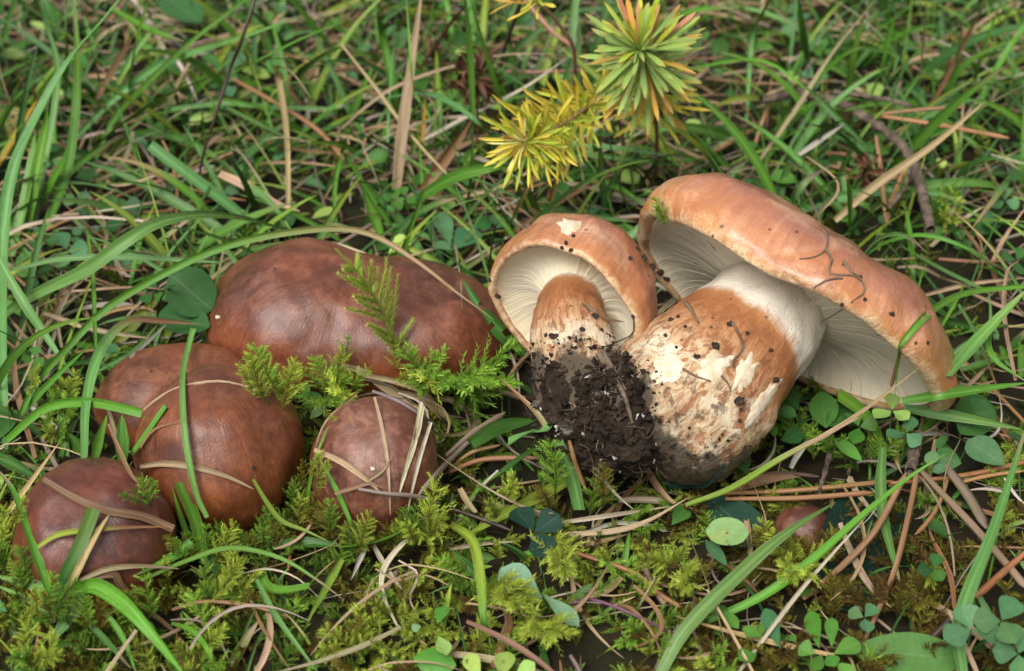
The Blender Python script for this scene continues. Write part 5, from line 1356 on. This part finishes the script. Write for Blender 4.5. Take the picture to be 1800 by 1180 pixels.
moss_group('yellow-green moss shoot beside the dark clover', [(878, 905, 845, 866), (900, 880, 925, 838), (895, 875, 870, 838), (955, 975, 1000, 1040), (950, 970, 1015, 1000), (870, 980, 880, 940), (970, 1000, 1020, 1045)], 'y')
moss_group('green moss shoot under the soil clump', [(965, 870, 958, 770), (955, 860, 985, 800), (1050, 890, 1070, 815), (1045, 900, 1035, 830), (1060, 880, 1075, 850), (960, 900, 945, 840)], 'gdo')
moss_group('pale yellow star of moss beside the long pale slanting blade', [(1400, 1000, 1345, 930), (1395, 1000, 1355, 960), (1400, 995, 1405, 945), (1405, 995, 1440, 962), (1405, 1000, 1490, 980), (1400, 1010, 1420, 1050), (1395, 1010, 1385, 1058), (1390, 1005, 1340, 1000), (1400, 1000, 1375, 935)], 'y')
moss_group('yellow moss shoot before the spotted round leaf', [(1190, 1010, 1240, 985), (1195, 1005, 1215, 950), (1185, 1010, 1130, 975), (1190, 1000, 1160, 950), (1200, 1015, 1230, 1040), (1180, 1015, 1100, 985), (1190, 1020, 1170, 1060)], 'y')
moss_group('yellow-green moss shoot in the cushion below the dark reddish cap', [(62, 1180, 70, 1085), (65, 1170, 130, 1140), (60, 1170, 0, 1150), (70, 1180, 30, 1110), (68, 1165, 110, 1105), (20, 1110, 30, 1050), (40, 1100, 70, 1060), (10, 1090, 5, 1050), (75, 1190, 10, 1185)], 'yyg')
moss_group('pale green moss shoot in the cushion below the arching broad blade', [(355, 1170, 340, 1050), (350, 1160, 410, 1100), (345, 1170, 300, 1120), (350, 1180, 420, 1150), (345, 1180, 305, 1160), (355, 1150, 395, 1070), (380, 1060, 372, 980), (390, 1040, 440, 985), (385, 1050, 425, 1030), (375, 1060, 350, 1010), (400, 1050, 410, 965)], 'gyy')
moss_group('golden moss shoot below the small shiny cap', [(620, 1160, 560, 1100), (610, 1150, 640, 1080), (600, 1160, 540, 1140), (620, 1150, 670, 1110), (610, 1170, 560, 1180), (625, 1140, 630, 1060), (690, 1080, 640, 1050), (700, 1070, 720, 1010), (700, 1090, 750, 1060)], 'yoy')
moss_group('long yellow moss shoot hanging in the bottom moss', [(885, 1040, 925, 1120), (890, 1050, 960, 1090), (940, 1100, 1000, 1170), (930, 1100, 935, 1160), (870, 1030, 905, 1080), (930, 1090, 985, 1130)], 'y')
moss_group('green moss shoot in the bottom moss beside the purple runner', [(1130, 1050, 1110, 1000), (1125, 1060, 1170, 1020), (1120, 1120, 1090, 1080), (1150, 1150, 1130, 1110), (1160, 1160, 1200, 1130), (1060, 1000, 1040, 960), (1250, 1180, 1290, 1130), (1240, 1180, 1235, 1140), (1255, 1185, 1310, 1160)], 'gy')
moss_group('moss shoot in the mound beside the double-lobed cap', [(120, 740, 90, 680), (125, 730, 140, 650), (110, 730, 70, 700), (115, 740, 155, 690), (100, 760, 60, 740), (120, 770, 150, 740), (90, 770, 110, 720), (60, 690, 95, 660)], 'gyd')
moss_group('yellowish moss shoot beside the thick needle at the clover', [(1640, 1015, 1625, 985), (1640, 1015, 1665, 990), (1635, 1020, 1605, 1010), (1770, 1060, 1760, 1035), (1765, 950, 1780, 880), (1750, 940, 1745, 870)], 'yo')
moss_group('yellow fern-like moss shoot beyond the gnarled twig', [(1660, 400, 1700, 350), (1655, 390, 1640, 340), (1665, 395, 1690, 375), (1650, 400, 1680, 330), (1575, 380, 1610, 350)], 'yg')
def moss_skirt(label, pts, ck, seed):
    rs = np.random.default_rng(seed); items = []
    for (x, y) in catmull(np.array(pts, float), len(pts) * 4):
        items.append((int(x + rs.normal(0, 6)), int(y + rs.uniform(8, 30)), int(x + rs.normal(0, 22)), int(y - rs.uniform(22, 55))))
    for i, (a, b, c, d) in enumerate(items):
        cc = ck[rs.integers(0, len(ck))]
        moss_shoot((a, b), (c, d), 0.1, 0.7, cc, i, (label if 'brown' in label or 'green' in label else MCN[cc] + ' ' + label), label.replace('shoot', 'shoots'))
moss_skirt('moss shoot fringing the foot of the dark reddish cap', [(30, 1010), (60, 1050), (130, 1080), (210, 1085), (270, 1060), (300, 1010)], 'ygdo', 1)
moss_skirt('moss shoot fringing the foot of the double-lobed cap', [(300, 965), (350, 965), (420, 965), (480, 945), (530, 900), (545, 860)], 'gdoy', 2)
moss_skirt('moss shoot fringing the foot of the small shiny cap', [(570, 915), (610, 945), (660, 960), (720, 945), (770, 910)], 'ygdo', 3)
moss_skirt('moss shoot in the mound beside the dark reddish cap', [(20, 900), (10, 960), (20, 1000)], 'ygd', 4)
moss_skirt('brown moss shoot over the edge of the dark teal leaf', [(1450, 1050), (1500, 1060), (1560, 1065), (1620, 1050), (1650, 1020)], 'bbo', 6)
moss_skirt('brown moss shoot covering the pinkish young cap', [(1340, 960), (1380, 985), (1430, 985), (1460, 960)], 'oyb', 7)
moss_skirt('green moss shoot round the edge of the large cap', [(1400, 770), (1450, 790), (1520, 800), (1580, 790)], 'dg', 8)
moss_shoot((1162, 398), (1150, 345), 5.0, 5.6, 'g', 1, 'scrap of green moss stuck on the rim of the large tan cap')
moss_shoot((1150, 362), (1166, 400), 5.4, 5.0, 'd', 2, 'scrap of green moss stuck on the rim of the large tan cap')

# the rest of the moss: one carpet
XR, YR = (-34, 34), (-17, 46)
def moss_carpet():
    rs = np.random.default_rng(5); VV, FF, CC = [], [], []; off = 0; n = 0
    while n < 5300:
        front = n > 3300
        if front: x, y = rs.uniform(-21, 21), rs.uniform(-15, -1)
        else: x = rs.uniform(*XR); y = YR[0] + (YR[1] - YR[0]) * rs.random() ** 1.2
        gz = ground_z(x, y); B = np.array([x, y, gz - 0.1])
        px, py, dp = to_px(B)
        near = py > 880
        patchy = mnoise.noise(Vector((x * 0.35, y * 0.35, 7.7)))
        if not near and patchy < -0.25 and rs.random() < 0.7: n += 1; continue
        L = rs.uniform(0.7, 1.5) if near or front else rs.uniform(0.6, 1.4)
        if front and patchy < -0.05 and rs.random() < 0.75: n += 1; continue
        az = rs.uniform(0, 2 * math.pi); el = rs.uniform(0.1, 0.65 if front or near else 1.0)
        d = np.array([math.cos(az) * math.cos(el), math.sin(az) * math.cos(el), math.sin(el)])
        Tp = B + d * L
        n += 1
        if SOLID.find_nearest(Vector(Tp))[3] < 0.15: continue
        if py < 1000 and occludes([Tp, B + d * L * 0.6], 0.05): continue
        V, F, K = (TEMPL[rs.integers(0, 5)] if py > 560 and -60 < px < 1860 else TEMPS[rs.integers(0, 3)])
        R = orient(B, Tp, nrm(np.array([0, 0, 1.0]) + rs.normal(size=3) * 0.3))
        q = mnoise.noise(Vector((x * 0.5, y * 0.5, 1.3))) + rs.normal(0, 0.22)
        ck = ('y' if q > 0.22 else 'g' if q > 0.0 else 'o' if q > -0.18 else 'b' if q > -0.4 else 'd') if near else ('y' if q > 0.3 else 'g' if q > 0.0 else 'd' if q > -0.3 else 'o')
        if x > 4 and -11 < y < -5 and rs.random() < 0.75: ck = 'bbo'[rs.integers(0, 3)]
        VV.append(V @ R + B); FF.append(F + off); off += len(V); CC.append(moss_col(K * rs.uniform(0.85, 1.1), ck, rs))
    o = put('moss_carpet', mesh_from('moss_carpet', np.vstack(VV), np.vstack(FF), (0, 0, 0), {'col': ('FLOAT_COLOR', np.vstack(CC))}, smooth=False), MAT['moss'])
    tag(o, 'carpet of green, yellow and brown feathery moss between the grass', 'moss', kind='stuff')
moss_carpet()

# ---------------------------------------------------------------- turf filler
def arc(base, az, L, lean, curl, n=10):
    """a blade curve: starts upright-ish, leans over along az"""
    s = np.linspace(0, 1, n); ang = lean + curl * s ** 1.3
    dx = np.sin(ang); dz = np.cos(ang); st = L / (n - 1)
    h = np.concatenate([[0], np.cumsum(dx[:-1] * st)]); v = np.concatenate([[0], np.cumsum(dz[:-1] * st)])
    return base + np.stack([h * math.cos(az), h * math.sin(az), v], -1)
def rand_spot(rs, p=1.0): return rs.uniform(*XR), YR[0] + (YR[1] - YR[0]) * rs.random() ** p
def clear_front(px, py):
    """places where the photograph keeps low growth only"""
    return py > 600 and 120 < px
def grow(count, seed, gen, solo, keep):
    rs = np.random.default_rng(seed); acc = {}; made = 0; tries = 0
    while made < count and tries < count * 6:
        tries += 1
        r = gen(rs)
        if r is None: continue
        cls, P, w, N = r
        if P[:, 2].min() < -1.5: continue
        if crosses(P[::2]) or occludes(P[::2], 0.1): continue
        pxs = [to_px(p) for p in P[[0, len(P) // 2, -1]]]
        if not keep(pxs, P): continue
        made += 1
        if solo:
            nm, look, cat = LOOK[cls]
            Ls = np.linalg.norm(np.diff(P, axis=0), axis=1).sum()
            how = ('broad' if w > (0.28 if cls in 'GBDY' else 0.19) else 'narrow') + (' long' if Ls > (6 if cls in 'GBDY' else 5.2) else ' short')
            make_strip(cls, P, w, how + ' ' + look + ' ' + zone(pxs[1][0], pxs[1][1]), rs, None, False, N)
        else:
            c0 = vary(PAL[cls], cls, rs); c1 = None
            if cls in 'GBDY' and rs.random() < 0.3: c1 = vary(PAL['S' if rs.random() < 0.5 else 'Y'], 'S', rs)
            V, F, c, uvw = strip_geo(P, N if N is not None else np.tile(nrm(np.array([0, -0.6, 0.7]) + rs.normal(size=3) * 0.6), (len(P), 1)), width_profile(len(P), w, cls), cls, rs.random() * 10, c0=c0, c1=c1, sides=4, fold=rs.uniform(0.05, 0.3))
            key = 'blade' if cls in 'GBDYO' else 'needle' if cls in 'NKXP' else 'straw'
            a = acc.setdefault(key, [[], [], [], [], 0])
            a[0].append(V); a[1].append(F + a[4]); a[2].append(c); a[3].append(uvw); a[4] += len(V)
    for key, a in acc.items():
        nm, lb, ct = dict(blade=('grass_sward', 'fine green grass growing all through the turf', 'grass'), straw=('straw_litter', 'litter of tan dead grass lying through the turf', 'straw'), needle=('needle_litter', 'scattered brown pine needles deep in the turf', 'pine needles'))[key]
        o = put(nm, mesh_from(nm, np.vstack(a[0]), np.vstack(a[1]), (0, 0, 0), {'col': ('FLOAT_COLOR', np.vstack(a[2])), 'uvw': ('FLOAT_VECTOR', np.vstack(a[3]))}), MAT[key])
        tag(o, lb, ct, kind='stuff')
def gen_grass(lo, hi, wl, wh, p):
    def g(rs):
        x, y = rand_spot(rs, p); B = np.array([x, y, ground_z(x, y) - 0.05])
        px, py, d = to_px(B)
        L = rs.uniform(lo, hi)
        if clear_front(px, py): L *= 0.35
        elif y < -2: L *= 0.5
        P = arc(B, rs.uniform(0, 2 * math.pi), L, rs.uniform(0.3, 1.1), rs.uniform(0.3, 1.3))
        if mnoise.noise(Vector((x * 0.22, y * 0.22, 5.5))) + rs.normal(0, 0.25) < -0.32: return None
        cls = 'GGGBBDDDDY'[rs.integers(0, 10)]
        return cls, P, rs.uniform(wl, wh), None
    return g
def gen_litter(kinds, lo, hi, wl, wh, zmax, p, bendy):
    def g(rs):
        x, y = rand_spot(rs, p); gz = ground_z(x, y); z = gz + 0.1 + zmax * rs.random() ** 1.7
        px, py, d = to_px((x, y, z))
        if mnoise.noise(Vector((x * 0.22, y * 0.22, 5.5))) + rs.normal(0, 0.25) > 0.16: return None
        az = rs.uniform(0, 2 * math.pi); L = rs.uniform(lo, hi) * (0.7 if clear_front(px, py) else 1.0)
        n = 10; s = np.linspace(-0.5, 0.5, n); cv = rs.normal(0, bendy); cz = rs.normal(0, bendy * 0.5); tl = rs.normal(0, 0.16)
        d0 = np.array([math.cos(az), math.sin(az), tl]); e = np.array([-math.sin(az), math.cos(az), 0])
        P = np.array([x, y, z]) + np.outer(s * L, d0) + np.outer((s ** 2) * L * cv, e) + np.outer((s ** 2 - 0.1) * L * cz, [0, 0, 1.0])
        P[:, 2] = np.maximum(P[:, 2], gz - 0.15)
        cls = kinds[rs.integers(0, len(kinds))]
        N = np.tile(nrm(np.array([0, -0.3, 1.0]) + rs.normal(size=3) * 0.5), (n, 1))
        return cls, P, rs.uniform(wl, wh), N
    return g
inframe = lambda m: (lambda q, P: all(-m < a[0] < 1800 + m and -m < a[1] < 1180 + m for a in q[1:2]))
anywhere = lambda q, P: True
backonly = lambda q, P: inframe(40)(q, P) and not (q[1][1] > 620)
grow(160, 21, gen_grass(3.0, 7.5, 0.20, 0.42, 0.9), True, backonly)
grow(90, 22, gen_litter('SSSSTW', 3.0, 7.5, 0.09, 0.21, 1.2, 1.0, 0.5), True, inframe(20))
grow(24, 23, gen_litter('N', 4.0, 8.0, 0.10, 0.14, 0.8, 0.9, 0.18), True, inframe(20))
grow(2600, 31, gen_grass(1.5, 5.0, 0.10, 0.34, 0.9), False, anywhere)
grow(1300, 32, gen_litter('SSSSTWK', 1.5, 7.0, 0.06, 0.20, 1.0, 1.0, 0.8), False, anywhere)
grow(3400, 34, gen_grass(1.5, 6.0, 0.05, 0.14, 0.9), False, anywhere)
grow(1000, 35, gen_litter('SSWWTK', 1.5, 6.5, 0.035, 0.10, 1.4, 0.9, 0.9), False, anywhere)
grow(120, 33, gen_litter('N', 3.0, 7.0, 0.08, 0.12, 0.5, 1.0, 0.2), False, anywhere)
# fine leaf cover close to the soil, in the gaps of the turf
def leaf_cover(n):
    rs = np.random.default_rng(44); VV, FF, UU, CC = [], [], [], []; off = 0
    for _ in range(n):
        x, y = rand_spot(rs, 0.9); z = ground_z(x, y) + rs.uniform(0.2, 1.1); B = np.array([x, y, z])
        px, py, d = to_px(B)
        if clear_front(px, py) and rs.random() < 0.8: continue
        if SOLID.find_nearest(Vector(B))[3] < 0.9 or occludes([B], 0.1): continue
        az = rs.uniform(0, 2 * math.pi); L = rs.uniform(0.4, 1.15)
        T = B + L * np.array([math.cos(az), math.sin(az), rs.uniform(-0.2, 0.4)])
        V, F, u = leaf_geo(B, T, L * rs.uniform(0.45, 0.9), nrm(np.array([0, -0.2, 1]) + rs.normal(size=3) * 0.35), ('obov', 'ovate', 'lance')[rs.integers(0, 3)], 0.25, 0.1, 6)
        VV.append(V); FF.append(F + off); off += len(V); UU.append(u)
        CC.append(np.hstack([np.tile(vary(LC['cbdfq'[rs.integers(0, 5)]], 'G', rs), (len(V), 1)), np.ones((len(V), 1))]))
    o = put('low_leaf_cover', mesh_from('low_leaf_cover', np.vstack(VV), np.vstack(FF), (0, 0, 0), {'col': ('FLOAT_COLOR', np.vstack(CC)), 'uvw': ('FLOAT_VECTOR', np.vstack(UU))}), MAT['leaf'])
    tag(o, 'small green leaves of ground cover low in the turf', 'ground cover', kind='stuff')
leaf_cover(1700)
